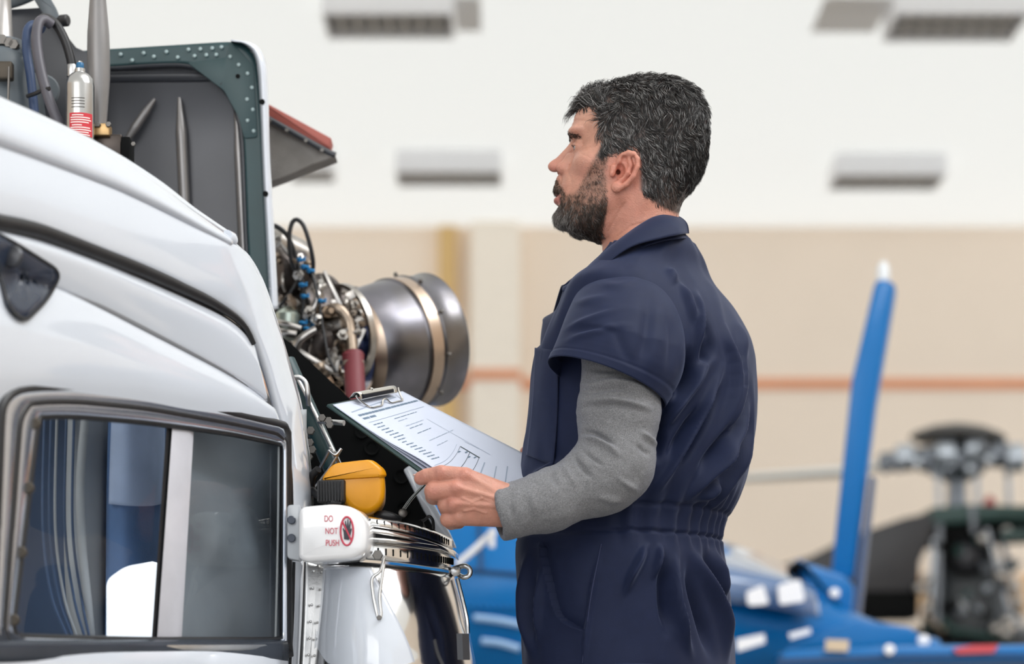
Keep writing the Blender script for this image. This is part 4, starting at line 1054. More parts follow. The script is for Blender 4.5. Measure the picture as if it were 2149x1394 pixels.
prism('far_window_glow_pane', [C(a, b, 0.07) for a, b in wp], np.array([0.01, 0.03, 0]), M_shell, heli, bev=0.004)

# --- rear post seams, hinge
for pts, r in (([(617, 1180, .0), (614, 1300, .0), (607, 1420, .0)], .0022), ([(641, 1180, .005), (636, 1300, .005), (629, 1420, .005)], .0018), ([(676, 1180, -.02), (669, 1300, -.02), (661, 1420, -.02)], .003), ([(604, 930, -.002), (611, 1000, -.002), (613, 1060, -.002)], .0022)):
    tube('panel_gap', SC_(pts), r, M_rub, heli, sides=6)
hg = sheet('door_hinge', [SC_([(642, 1176, 0), (638, 1300, 0), (631, 1430, 0)]), SC_([(674, 1180, -.02), (667, 1300, -.02), (659, 1430, -.02)])], 6, 20, M_alu, heli, th=0.002)
for y in (1200, 1235, 1270, 1305, 1340, 1375): place('rivet', SMALLRIVET, hg, S(660-(y-1180)*0.065, y, -0.016))

# --- pull handle with its warning
hp = rounded([(624, 1064), (700, 1057), (742, 1064), (764, 1092), (769, 1125), (764, 1158), (740, 1173), (640, 1180), (624, 1172)], 18, 6)
YHN = 3.44
V, F = prism_vf(np.array([P(a, b, YHN) for a, b in hp]), np.array([0.012, 0.07, 0]), bev=0.008)
hnd = mesh('pull_handle', V, F, mat('white_handle_gelcoat', srgb(236, 236, 238), 0.12, coat=0.8), heli, sharp=60, label='white pull handle printed DO NOT PUSH')
br = prism('handle_bracket', [P(a, b, YHN+0.02) for a, b in rounded([(602, 1060), (632, 1058), (632, 1178), (602, 1172)], 8)], np.array([0.0, 0.03, 0]), mat('translucent_grey_plastic', srgb(176, 180, 186), 0.2), hnd, bev=0.003)
DARKHEX = hex_mesh('dark_screw', 0.0062, 0.005, M_tint, 12)
for b in (1092, 1130): place('bracket_screw', DARKHEX, hnd, P(612, b, YHN+0.018))
M_pink = mat('red_print', srgb(196, 62, 84), 0.5)
def text(body, px, py, h, Y, m, par, width=1.0, rz=0.0):
    cu = bpy.data.curves.new('lettering', 'FONT'); cu.body = body; cu.size = h*Y/FPX/0.7; cu.extrude = 0.0002; cu.materials.append(m)
    tmp = bpy.data.objects.new('tmp_text', cu); COL.objects.link(tmp); bpy.context.view_layer.update()
    me = bpy.data.meshes.new_from_object(tmp.evaluated_get(bpy.context.evaluated_depsgraph_get())); bpy.data.objects.remove(tmp)
    o = link('lettering', me, par, m)
    o.location = P(px, py, Y)-OFF[par.name]; o.rotation_euler = (PI/2, 0, rz); o.scale = (width, 1, 1)
    return o
YT = YHN-0.0012
for s, x, y in (('DO', 680, 1095), ('NOT', 682, 1121), ('PUSH', 683, 1146)): text(s, x, y, 13, YT, M_pink, hnd, 0.66)
cc = P(728, 1115, YT)
th = np.linspace(0, 2*PI, 40)
rg = np.stack([cc[0]+0.0092*np.cos(th), np.full(40, cc[1]), cc[2]+0.0205*np.sin(th)], 1)
tube('warning_ring', rg, 0.0014, M_pink, hnd, smooth_path=False, sides=6)
tube('warning_bar', [cc+np.array([-0.0066, 0, 0.014]), cc+np.array([0.0066, 0, -0.014])], 0.0013, M_pink, hnd, smooth_path=False, sides=6)
hd_ = [(722, 1132), (721, 1118), (719, 1110), (721, 1108), (724, 1114), (724, 1094), (726, 1093), (728, 1106), (729, 1090), (731, 1090), (732, 1106), (734, 1093), (736, 1095), (735, 1112), (737, 1108), (738, 1112), (735, 1126), (732, 1134)]
prism('warning_hand', [P(a, b, YT) for a, b in hd_], np.array([0, 0.0008, 0]), mat('black_print', srgb(48, 46, 58), 0.5), hnd)

# --- polished lower cowl and the ring frames above it
rim = [(664, 1186, 3.60), (690, 1184, 3.545), (740, 1184, 3.51), (800, 1188, 3.505), (860, 1195, 3.535), (915, 1203, 3.61), (945, 1208, 3.70), (952, 1210, 3.80)]
m1 = [(662, 1260, 3.585), (690, 1260, 3.525), (740, 1260, 3.485), (805, 1262, 3.475), (872, 1268, 3.51), (932, 1275, 3.60), (966, 1280, 3.70), (972, 1282, 3.82)]
m2 = [(656, 1350, 3.575), (688, 1350, 3.51), (740, 1350, 3.465), (810, 1350, 3.455), (880, 1352, 3.49), (945, 1356, 3.59), (982, 1358, 3.70), (988, 1360, 3.83)]
m3 = [(650, 1460, 3.57), (688, 1460, 3.505), (740, 1460, 3.455), (815, 1460, 3.445), (890, 1460, 3.48), (955, 1460, 3.58), (994, 1460, 3.70), (1002, 1460, 3.84)]
m4 = [(640, 1700, 3.62), (688, 1700, 3.57), (740, 1700, 3.53), (815, 1700, 3.53), (890, 1700, 3.56), (955, 1700, 3.64), (994, 1700, 3.74), (1002, 1700, 3.86)]
cowl = sheet('lower_cowl', [PP(x) for x in (rim, m1, m2, m3, m4)], 50, 90, M_chrome, heli, th=0.003)
pp_ = [PP([(a, b+o, c-0.011) for a, b, c in x]) for x, o in ((rim, 6), (m1, 0), (m2, 0), (m3, 0))]
pcut = [crom(x, 60)[1:int(60*k)] for x, k in zip(pp_, (0.30, 0.345, 0.385, 0.43))]
sheet('painted_cowl_panel', pcut, 40, 30, M_white, cowl, th=0.002, offset=1)
tube('cowl_rim', PP([(a, b-2, c-0.003) for a, b, c in rim]), 0.0022, M_rub, cowl, n=60, sides=6)
def arc(dy, dr, a0=0.0):
    return PP([(a+(1 if a > 900 else 0)*0, b+dy, c+dr) for a, b, c in rim[1:]])
sheet('slotted_ring', [arc(-10, 0.004), arc(-14, -0.006), arc(-42, -0.006), arc(-46, 0.004)], 16, 80, M_chrome, heli, th=0.002)
sheet('ring_flange', [arc(-46, 0.006), arc(-50, -0.014), arc(-58, -0.016), arc(-60, 0.01)], 14, 80, M_chrome, heli, th=0.002)
sheet('ring_web', [arc(-58, 0.012), arc(-74, 0.012)], 6, 80, M_dark, heli, th=0.002)
ledge = [(640, 1082, 3.60), (700, 1086, 3.53), (770, 1092, 3.50), (850, 1105, 3.53), (915, 1124, 3.61), (950, 1140, 3.69), (962, 1149, 3.77)]
sheet('ledge_ring', [PP([(a, b+28, c+0.012) for a, b, c in ledge]), PP([(a, b+26, c-0.012) for a, b, c in ledge]), PP([(a, b+18, c-0.014) for a, b, c in ledge]), PP([(a, b+14, c+0.004) for a, b, c in ledge])], 14, 80, M_chrome, heli, th=0.002)
lr2 = sheet('perforated_ring', [PP([(a, b+15, c+0.006) for a, b, c in ledge[:-1]]), PP([(a, b+10, c-0.002) for a, b, c in ledge[:-1]]), PP([(a, b-4, c+0.002) for a, b, c in ledge[:-1]]), PP([(a, b-8, c+0.02) for a, b, c in ledge[:-1]])], 14, 80, M_chrome, heli, th=0.002)
SLOT = bpy.data.meshes.new('slot'); v_, f_ = box_vf((0, 0, 0), (0.0030, 0.003, 0.0105), None, 0.0012); SLOT.from_pydata([tuple(x) for x in v_], [], f_); SLOT.materials.append(M_blk)
sr = bpy.data.objects['slotted_ring']
for q in crom(PP([(a, b-30, c-0.0065) for a, b, c in rim[2:]]), 30)[1:27]: place('slot', SLOT, sr, q)
for q in crom(PP([(a, b+3, c-0.0005) for a, b, c in ledge[:-1]]), 34)[4:32]: place('slot', SLOT, lr2, q, scale=(0.8, 1, 0.9))
# latch strap, its bolt and the eye on the right
tube('latch_strap', PP([(806, 1172, 3.478), (797, 1200, 3.470), (781, 1215, 3.468), (783, 1250, 3.462), (790, 1285, 3.456), (795, 1302, 3.455), (800, 1290, 3.456), (797, 1250, 3.462), (806, 1185, 3.474)]), 0.0024, M_alu, heli, n=50, sides=8)
place('latch_bolt', HEX, heli, P(793, 1166, 3.47)); place('latch_bolt', HEX, heli, P(796, 1297, 3.45), scale=(.5, .5, .5))
eye = PP([(958, 1192, 3.70), (975, 1188, 3.69), (986, 1195, 3.69), (985, 1207, 3.69), (974, 1212, 3.69), (962, 1206, 3.70), (958, 1192, 3.70)])
tube('tie_eye', eye, 0.004, M_alu, heli, n=30, sides=8)
lathe('eye_boss', P(952, 1200, 3.70), (0.3, -1, 0), [(0, .008), (.012, .008), (.014, .005)], M_alu, heli, 16)
tube('eye_chain', PP([(960, 1215, 3.70), (970, 1255, 3.69), (980, 1300, 3.68), (982, 1330, 3.68)]), 0.003, M_alu, heli, sides=6)
prism('inspection_plate', [P(a, b, 3.56) for a, b in ((958, 1330), (970, 1330), (972, 1385), (960, 1385))], np.array([0.01, 0.01, 0]), M_dark, heli)

# --- engine bay: firewall, deck, edge strip
fw = prism('firewall', [P(a, b, 4.02) for a, b in ((570, 690), (612, 722), (664, 772), (735, 838), (800, 900), (870, 985), (905, 1050), (940, 1130), (640, 1130), (605, 900))], np.array([-0.01, 0.012, 0]), M_blk, heli)
for a, b in ((672, 905), (780, 940), (842, 1000), (846, 1068), (760, 905)):
    lathe('lightening_hole', P(a, b, 4.018), (0, -1, 0), [(0, .013), (.003, .0125), (.002, .009), (-.004, .008)], M_blk, fw, 18)
box('engine_deck', P(770, 1118, 3.8), (0.19, 0.30, 0.012), M_blk, heli)
es = prism('bay_edge_strip', [P(a, b, 3.96) for a, b in ((846, 986), (860, 976), (872, 980), (905, 1046), (945, 1120), (958, 1150), (930, 1140), (888, 1070))], np.array([0, 0.03, 0]), M_white, heli, bev=0.003)
tube('teal_strut', PP([(600, 760, 3.86), (640, 850, 3.84), (700, 985, 3.80)]), 0.016, M_teal, heli, sides=14)
tube('strut_edge', PP([(622, 790, 3.83), (662, 870, 3.81), (718, 985, 3.77)]), 0.0035, M_alu, heli, sides=8)
tube('fuel_pipe', PP([(618, 792, 3.80), (630, 793, 3.80), (642, 805, 3.80), (646, 830, 3.80), (648, 850, 3.81)]), 0.0042, M_alu, heli, sides=10)
tube('latch_pin', PP([(668, 884, 3.80), (722, 888, 3.78)]), 0.0045, M_alu, heli, sides=10)
for a, b in ((676, 878), (690, 884), (692, 893)): place('latch_bolt', HEX, heli, P(a, b, 3.775), scale=(0.8, 0.8, 0.8))
for a, b in ((652, 905), (650, 930), (655, 945), (648, 960)): place('small_fitting', HEX, heli, P(a, b, 3.77), scale=(0.9, 0.9, 0.9))
# crossed restraining wires
for pts in (([(655, 1010, 3.72), (680, 968, 3.70), (694, 940, 3.69)]), ([(660, 1025, 3.70), (690, 985, 3.69), (716, 942, 3.68)]), ([(690, 945, 3.68), (704, 955, 3.68), (716, 942, 3.68)]), ([(700, 948, 3.69), (708, 965, 3.70), (716, 985, 3.71)])):
    tube('stay_wire', PP(pts), 0.0026, M_alu, heli, sides=8)
for k in (0, 7): tube('prop_rod', PP([(892-k, 1018+k*0.6, 3.70), (866-k, 1046+k*0.6, 3.68), (838-k*0.3, 1084, 3.66)]), 0.0017, M_alu, heli, sides=6)
cr = [P(820, 1088, 3.64), P(838, 1084, 3.64), P(852, 1082, 3.64)]
lathe('rod_clevis', P(843, 1082, 3.65), (0.2, -1, 0.2), [(0, .006), (.014, .007), (.016, .004)], M_bolt, heli, 14)
tube('toggle_lever', PP([(788, 1080, 3.63), (805, 1082, 3.62), (825, 1086, 3.62), (840, 1090, 3.63)]), [0.004, 0.008, 0.007, 0.004], M_rub, heli, sides=10)
tube('hook_wire', PP([(870, 1096, 3.66), (890, 1092, 3.65), (900, 1084, 3.65), (908, 1092, 3.65), (910, 1110, 3.66)]), 0.0024, M_rub, heli, sides=6)

# --- yellow beacon unit with a ribbed plug
yc = rounded([(672, 1006), (698, 972), (772, 963), (803, 985), (809, 1010), (808, 1048), (794, 1070), (770, 1082), (738, 1072), (722, 1052)], 14, 5)
M_yellow = mat('yellow_plastic', srgb(226, 152, 10), 0.35, var=0.05, vscale=30, bump=0.05, bscale=400)
V, F = prism_vf(np.array([P(a, b, 3.60) for a, b in yc]), np.array([-0.004, 0.09, 0.0]), bev=0.009)
yb = mesh('beacon_cover', V, F, M_yellow, heli, sharp=60, label='yellow plastic cover in the engine bay')
prism('cover_ledge', [P(a, b, 3.596) for a, b in rounded([(674, 1008), (700, 972), (772, 964), (796, 984), (800, 1001), (690, 1008)], 8)], np.array([0.01, 0.01, 0]), M_yellow, yb, bev=0.003)
pl = prism('ribbed_plug', [P(a, b, 3.592) for a, b in ((664, 1008), (722, 1006), (722, 1052), (664, 1056))], np.array([0.01, 0.04, 0]), M_rub, yb, bev=0.003)
for k in range(9): tube('plug_rib', PP([(668+k*6, 1010, 3.590), (668+k*6, 1052, 3.590)]), 0.0013, M_rub, yb, sides=6)
tube('beacon_cable', PP([(668, 985, 3.63), (655, 1000, 3.64), (656, 1030, 3.65), (690, 1052, 3.60), (715, 1056, 3.60)]), 0.006, M_rub, yb, sides=10)

# --- raised cowling panel: grey skin, teal frame, ribs, rivets, white outer edge
YC = 4.16
skin_pts = [[(40, 128), (230, 120), (400, 112), (500, 125), (528, 170)], [(40, 300), (230, 300), (400, 300), (510, 300), (545, 300)], [(40, 660), (230, 660), (400, 660), (530, 660), (568, 660)]]
cw = sheet('cowling_panel', [PP([(a, b, YC+0.02+0.02*(k == 1)) for a, b in r]) for k, r in enumerate(skin_pts)], 30, 40, M_comp, heli, th=0.006, offset=1, label='raised grey cowling panel with teal riveted frame')
fo = [(60, 114), (150, 108), (230, 103), (360, 95), (484, 88), (512, 94), (532, 116), (541, 160), (547, 240), (553, 360), (560, 500), (568, 650)]
fi = [(60, 143), (150, 142), (230, 139), (330, 133), (392, 134), (432, 150), (464, 176), (488, 208), (503, 248), (512, 300), (519, 480), (527, 650)]
G = loft_pts([PP([(a, b, YC) for a, b in fo]), PP([(a, b, YC) for a, b in fi])], 8, 90)
fr_ = mesh('cowling_frame', G.reshape(-1, 3), grid_faces(8, 90), M_teal, heli); solid(fr_, 0.006, 1)
prism('corner_gusset', [P(a, b, YC-0.003) for a, b in rounded([(392, 131), (476, 120), (482, 88), (488, 89), (532, 138), (540, 288), (512, 290), (500, 245), (470, 190)], 6)], np.array([0, 0.003, 0]), M_teal, fr_, bev=0.0008)
for a, b in [(750, 338), (822, 375), (893, 330), (957, 352), (1035, 322), (1105, 357), (1172, 308), (1210, 348), (1246, 305), (1283, 342), (1320, 300), (1345, 340), (1378, 293), (1432, 352), (1485, 403), (1540, 457), (1567, 545), (1537, 618), (1573, 682), (1540, 750), (1578, 815)]:
    place('rivet', RIVET, fr_, P(a/2.965, b/2.965, YC-0.004))
lathe('frame_hole', P(499, 160, YC-0.0035), (0, -1, 0), [(0, .004), (.0006, .004)], M_blk, fr_, 12)
tube('frame_lip', PP([(60, 146, YC+0.006), (230, 142, YC+0.006), (330, 136, YC+0.006), (392, 137, YC+0.006), (432, 153, YC+0.006), (464, 179, YC+0.006), (488, 211, YC+0.006), (501, 250, YC+0.006), (509, 300, YC+0.006), (516, 480, YC+0.006), (524, 650, YC+0.006)]), 0.005, M_dark, fr_, n=60, sides=8)
eo = [(484, 86), (512, 90), (534, 106), (546, 140), (550, 200), (556, 360), (564, 500), (572, 650)]
ei = [(486, 88), (513, 94), (533, 116), (541, 158), (546, 240), (551, 360), (558, 500), (566, 650)]
G = loft_pts([PP([(a-1, b, YC+0.0) for a, b in ei]), PP([(a+1, b, YC-0.02) for a, b in eo]), PP([(a+12, b-2, YC-0.005) for a, b in eo]), PP([(a+13, b-1, YC+0.05) for a, b in eo])], 16, 60)
o_ = mesh('cowling_edge', G.reshape(-1, 3), grid_faces(16, 60), M_white, heli); solid(o_, 0.003)
for a, b in ((549, 214), (556, 407)): lathe('fastener_hole', P(a+1, b, YC-0.021), (0.2, -1, 0), [(0, .005), (.001, .005)], M_blk, o_, 12)
for y in range(300, 640, 18): place('rivet', SMALLRIVET, o_, P(555+(y-300)*0.037, y, YC-0.014), scale=(0.5, 0.5, 0.5))
for pts, rr in (([(325, 208), (312, 226), (290, 258), (262, 300)], [.003, .007, .008, .004]), ([(376, 205), (378, 235), (382, 320), (388, 440)], [.003, .010, .010, .010]), ([(491, 212), (498, 260), (506, 400), (514, 560)], [.003, .009, .010, .010])):
    tube('rib_and_shade_bar', PP([(a, b, YC+0.018) for a, b in pts]), rr, mat('rib_highlight_grey', srgb(128, 126, 126), 0.28, 0.6, var=0.06), cw, n=30, sides=14)  # same paint as the panel; lighter grey stands in for highlights
tube('rib_and_shade_bar', PP([(60, 168, YC+0.03), (230, 162, YC+0.03), (440, 160, YC+0.03)]), 0.011, M_dark, cw, sides=12)  # dark tube stands in for shading along the top of the panel
tube('wire_clip', PP([(458, 184, YC), (464, 176, YC-0.002), (468, 172, YC)]), 0.0015, M_rub, cw, sides=6)

# --- far cowling flap with the rust red edge
fl = prism('far_flap', [P(a, b, 4.34) for a, b in ((548, 236), (612, 272), (700, 322), (706, 328), (690, 334), (655, 346), (610, 366), (556, 386))], np.array([0.0, 0.05, 0.0]), mat('grey_felt_lining', srgb(140, 136, 132), 0.8, bump=0.4, bscale=220, var=0.1, vscale=30), heli, bev=0.003, label='open flap with grey lining and rust red edge')
prism('flap_edge', [P(a, b, 4.33) for a, b in rounded([(548, 212), (560, 216), (696, 290), (690, 312), (548, 240)], 4)], np.array([0, 0.05, 0]), mat('rust_red_paint', srgb(160, 84, 74), 0.55, var=0.06, vscale=30), fl, bev=0.003)
tube('flap_trim', PP([(548, 241, 4.325), (620, 281, 4.325), (684, 317, 4.325), (704, 326, 4.325)]), 0.0055, M_dark, fl, sides=10)
for a, b in ((566, 254), (602, 274), (642, 296), (676, 316)): place('trim_screw', HEX, fl, P(a, b, 4.318), scale=(0.5, 0.5, 0.5))

# --- rotor gearbox corner: housing, hoses, bottle, pitch rod
gb = lathe('gearbox_housing', P(8, 300, 3.98), (0, 0, 1), [(-.30, .085), (-.28, .075), (0, .07), (.06, .068), (.12, .062), (.145, .05), (.155, .035), (.17, .032)], M_gear, heli, 32)
lathe('rotor_mast', P(2, 118, 3.98), (0, 0, 1), [(0, .030), (.015, .028), (.03, .02), (.09, .017), (.16, .016)], mat('worn_steel', (0.42, 0.40, 0.39, 1), 0.35, 0.9, var=0.1, vscale=20), heli, 24)
for a, b in ((6, 86), (20, 92), (30, 96)): place('mast_bolt', HEX, gb, P(a, b, 3.945), scale=(1.2, 1.2, 1.2))
bs = lathe('gearbox_boss', P(52, 132, 3.96), (0.35, -0.9, 0), [(-.03, .024), (.012, .024), (.016, .02), (.0165, .010), (.02, .009), (.022, .004)], M_gear, gb, 24)
lathe('gearbox_boss', P(92, 190, 3.99), (0.35, -0.9, 0), [(-.02, .026), (.006, .026), (.010, .022), (.011, .008), (.015, .006)], M_gear, gb, 24)
box('sight_gauge', P(10, 150, 3.90), (0.028, 0.02, 0.03), M_brass, gb, bev=0.004); tube('gauge_rod', PP([(19, 140, 3.89), (17, 210, 3.89)]), 0.002, M_bolt, gb, sides=6)
prism('equipment_bay_panel', [P(a, b, 4.12) for a, b in ((-60, 26), (20, 20), (90, 16), (128, 60), (160, 100), (200, 118), (200, 640), (-60, 640))], np.array([0, 0.01, 0]), M_dark, heli)
prism('bay_bracket', [P(a, b, 4.06) for a, b in rounded([(60, -20), (96, -20), (116, 14), (126, 42), (120, 56), (106, 54), (90, 30)], 6)], np.array([0, 0.02, 0]), M_gear, heli, bev=0.003)
lathe('bracket_knob', P(128, 44, 4.05), (0.9, -0.3, 0), [(-.006, .006), (.0, .010), (.012, .010), (.014, .008)], M_rub, heli, 16)
tube('rotor_guard', PP([(-60, 22, 4.1), (20, 6, 4.1), (60, -8, 4.08), (80, -20, 4.08)]), 0.010, M_gear, heli)
M_bhose = mat('blue_hose', srgb(42, 62, 96), 0.5); M_ghose = mat('grey_hose', srgb(78, 76, 84), 0.45, var=0.08, vscale=30)
tube('blue_hose', PP([(92, 62, 3.95), (70, 52, 3.95), (57, 66, 3.94), (56, 105, 3.93), (64, 160, 3.92), (73, 240, 3.92)]), 0.0075, M_bhose, heli)
tube('grey_hose', PP([(108, 52, 3.92), (92, 42, 3.91), (80, 52, 3.90), (77, 90, 3.89), (86, 150, 3.88), (104, 212, 3.87), (130, 275, 3.87)]), 0.0088, M_ghose, heli)
tube('black_hose', PP([(82, 45, 3.93), (96, 38, 3.93), (118, 52, 3.93), (136, 84, 3.93), (147, 118, 3.93), (152, 142, 3.93)]), 0.0078, M_rub, heli)
lathe('hose_ferrule', P(151, 162, 3.93), (0.02, 0, 1), [(0, .0088), (.004, .0092), (.018, .0088), (.02, .008)], M_alu, heli, 18)
tube('cable_tie', PP([(58, 202, 3.90), (75, 196, 3.88), (92, 188, 3.87), (104, 186, 3.865)]), 0.0035, M_rub, heli, sides=8)
rod = lathe('pitch_rod', P(209, 292, 3.94), (-0.012, 0, 1), [(0, .0125), (.03, .0125), (.10, .0185), (.135, .019), (.175, .018), (.25, .012), (.30, .011)], mat('grey_rod_enamel', srgb(128, 126, 126), 0.35, 0.3, var=0.06, vscale=20), heli, 28)
btl = lathe('pressure_bottle', P(168, 330, 3.86), (0, 0, 1), [(0, .0232), (.115, .0232), (.126, .021), (.134, .015), (.137, .009), (.143, .0085), (.145, .004), (.155, .004)], mat('bright_aluminium_bottle', (0.46, 0.455, 0.45, 1), 0.22, 1.0, var=0.04, vscale=40), heli, 36, label='silver pressure bottle with red label')
lathe('bottle_cap', P(168, 146, 3.86), (0, 0, 1), [(0, .0055), (.002, .0062), (.009, .0062), (.011, .005)], mat('blue_cap', srgb(24, 96, 140), 0.4), btl, 18)
lathe('bottle_collar', P(168, 160, 3.86), (0, 0, 1), [(0, .010), (.003, .0115), (.005, .009)], M_bolt, btl, 12)
# wrapped label: part of a sleeve round the bottle with printed lines
def wrap(name, z0, z1, a0, a1, r, m, par):
    c = P(168, 330, 3.86); t = np.linspace(a0, a1, 24)
    V = np.array([[c[0]+r*math.sin(a), c[1]-r*math.cos(a), z] for z in (z0, z1) for a in t])
    o = mesh(name, V, grid_faces(2, 24), m, par); return o
zb_ = lambda py: P(168, py, 3.84)[2]
lab = wrap('bottle_label', zb_(286), zb_(237), -0.6, 1.15, 0.0236, M_red, btl)
M_prt = mat('white_print', srgb(240, 225, 222), 0.6); M_gprt = mat('grey_print', srgb(70, 66, 62), 0.6)
for k, (y, a0, a1) in enumerate(((242, -.4, .4), (247, -.5, .9), (252, -.5, 1.0), (257, -.5, .8), (263, -.4, .3), (268, -.5, .9), (273, -.5, 1.0), (278, -.5, .8), (283, -.3, .9))):
    wrap('printed_line', zb_(y+1.1), zb_(y-1.1), a0, a1, 0.0239, M_prt, lab)
for y in (206, 212, 218, 225): wrap('printed_line', zb_(y+.8), zb_(y-.8), -.45, .5, 0.0235, M_gprt, lab)
box('brass_block', P(215, 276, 3.90), (0.027, 0.03, 0.020), mat('gold_anodised_block', (0.55, 0.36, 0.17, 1), 0.35, 0.8), heli, bev=0.002)
for a in (200, 206, 228): place('block_bolt', HEX, heli, P(a, 262, 3.885), scale=(0.6, 0.6, 0.6))
box('actuator_box', P(226, 312, 3.92), (0.055, 0.05, 0.036), mat('smoked_steel', (0.06, 0.05, 0.045, 1), 0.3, 0.9, var=0.1, vscale=30), heli, bev=0.003)
box('actuator_plate', P(268, 322, 3.90), (0.014, 0.05, 0.042), M_blk, heli, bev=0.001)
place('plate_screw', HEX, heli, P(280, 303, 3.88), scale=(0.5, 0.5, 0.5))
box('copper_terminal', P(249, 335, 3.89), (0.022, 0.02, 0.010), mat('copper_terminal_metal', (0.5, 0.24, 0.14, 1), 0.4, 0.7), heli, bev=0.001)

# --- structure behind the skin: roof deck, equipment pedestal, engine bearer, forward door skin
prism('roof_deck', [(-1.35, 3.35, 1.42), (-0.60, 3.42, 1.42), (-0.47, 3.62, 1.42), (-0.47, 4.5, 1.42), (-1.35, 4.6, 1.42)], np.array([0, 0, 0.03]), M_white, heli, bev=0.005)
box('equipment_pedestal', (P(110, 0, 3.93)[0], 3.95, 1.56), (0.30, 0.24, 0.23), M_gear, heli, bev=0.01)
box('engine_bearer', (-0.40, 4.45, 1.26), (0.24, 0.56, 0.12), M_blk, heli, bev=0.01)
for x_, y_ in ((-0.40, 4.38), (-0.36, 4.5), (-0.31, 4.56)): tube('engine_mount', [(x_, y_, 1.31), (x_, y_, 1.46)], 0.012, M_dark, heli, sides=10)
prism('rear_bulkhead', [(-1.35, 4.55, 0.75), (-0.30, 4.75, 0.75), (-0.30, 4.75, 1.22), (-0.47, 4.5, 1.42), (-1.35, 4.6, 1.42)], np.array([0, 0.02, 0]), M_white, heli)
fwd_rows = [[Wn(x, y, d) for x, d in ((-10, 0.012), (-80, 0.008), (-200, 0.012), (-420, 0.05))] for y in (850, 1000, 1180, 1380)]
sheet('forward_door_skin', [np.array(r) for r in fwd_rows], 20, 24, M_white, heli, th=0.003)
# --- belly and landing skids (below the picture)
bl = lathe('belly', (-1.6, 3.1, 0.72), (0.55, 0.83, 0), [(0, .12), (.3, .24), (.9, .28), (1.5, .24), (1.9, .14), (2.0, .05)], M_white, heli, 28)
M_skid = mat('grey_skid_paint', srgb(150, 152, 155), 0.4)
ax_ = np.array([0.55, 0.83, 0]); nx_ = np.array([0.83, -0.55, 0])
for sd in (-1, 1):
    b0 = np.array([-1.6, 3.1, 0.03])+nx_*0.45*sd*0.9-ax_*0.1
    sk_ = tube('landing_skid', [b0+ax_*0.0+np.array([0, 0, .12]), b0+ax_*0.15, b0+ax_*0.9, b0+ax_*1.7], 0.028, M_skid, heli, sides=12)
    for t in (0.5, 1.3): tube('skid_strut', [b0+ax_*t, b0+ax_*t-nx_*sd*0.2+np.array([0, 0, 0.40]), b0+ax_*t-nx_*sd*0.3+np.array([0, 0, 0.55])], 0.02, M_skid, heli, sides=10)
# ================================================================== turbine engine in the open bay (part of the white helicopter)
YE = 4.5
M_steel = mat('engine_steel', (0.40, 0.375, 0.35, 1), 0.3, 1.0, var=0.2, vscale=25)
M_esil = mat('bright_pipe_steel', (0.48, 0.455, 0.43, 1), 0.28, 1.0, var=0.12, vscale=40)
M_edark = mat('sooty_casing', (0.10, 0.085, 0.08, 1), 0.42, 0.8, var=0.25, vscale=30)
M_ebr = mat('bronze_pipe', (0.34, 0.27, 0.21, 1), 0.35, 0.9, var=0.15, vscale=30)
M_maroon = mat('maroon_silicone_hose', srgb(112, 42, 50), 0.55, bump=0.15, bscale=200)
M_btie = mat('blue_lacing', srgb(10, 118, 176), 0.5)
M_heat = bpy.data.materials.new('heat_tinted_steel'); M_heat.use_nodes = True
nt = M_heat.node_tree; b = nt.nodes['Principled BSDF']; b.inputs['Metallic'].default_value = 1.0; b.inputs['Roughness'].default_value = 0.30
tc = nt.nodes.new('ShaderNodeTexCoord'); nz = nt.nodes.new('ShaderNodeTexNoise'); nz.inputs['Scale'].default_value = 7.0; nz.inputs['Detail'].default_value = 3
rp = nt.nodes.new('ShaderNodeValToRGB'); cr_ = rp.color_ramp
cr_.elements[0].position = 0.34; cr_.elements[0].color = (0.17, 0.16, 0.155, 1); cr_.elements[1].position = 0.62; cr_.elements[1].color = (0.25, 0.24, 0.27, 1)
e = cr_.elements.new(0.54); e.color = (0.20, 0.195, 0.22, 1)
nt.links.new(tc.outputs['Object'], nz.inputs['Vector']); nt.links.new(nz.outputs[0], rp.inputs[0]); nt.links.new(rp.outputs[0], b.inputs['Base Color'])
M_cop = mat('heat_browned_band', (0.50, 0.39, 0.31, 1), 0.3, 1.0, var=0.12, vscale=14)

eng = lathe('engine', P(585, 680, YE-0.04), (0.80, 0.58, 0.06), [(0, .06), (.02, .085), (.08, .088), (.085, .098), (.095, .098), (.10, .086), (.15, .07), (.155, .078), (.165, .078), (.17, .06), (.22, .05), (.24, .04)], M_edark, heli, 36, label='exposed turbine engine wrapped in pipes')
nd = np.array([0.149, 0.11, 0.040]); nd /= np.linalg.norm(nd)
n0 = P(735, 737, YE)
noz = lathe('exhaust_nozzle', n0, nd, [(.012, .084), (.0, .088), (.0, .096), (.012, .105), (.05, .117), (.095, .1235), (.098, .127), (.102, .1245), (.128, .125), (.134, .129), (.140, .125), (.178, .1255), (.186, .1285), (.188, .1235), (.175, .1205), (.09, .116), (.03, .098)], M_heat, eng, 72, closed=True, label='round burnished exhaust nozzle', sharp=40)
lathe('nozzle_band', n0+nd*0.103, nd, [(0, .1255), (.001, .1268), (.025, .1268), (.026, .1255)], M_cop, noz, 72, closed=True)
lathe('nozzle_lip', n0-nd*0.002, nd, [(0, .0955), (-.004, .092), (-.002, .085), (.014, .0825), (.02, .087), (.014, .1055)], M_cop, noz, 72, closed=True)
lathe('exhaust_cone', n0+nd*0.01, nd, [(-.05, .04), (0, .062), (.06, .06), (.13, .04), (.17, .01)], mat('blued_exhaust_cone', (0.10, 0.14, 0.30, 1), 0.25, 1.0, var=0.2, vscale=10), eng, 36)
x_, y_, z_ = axes(nd)
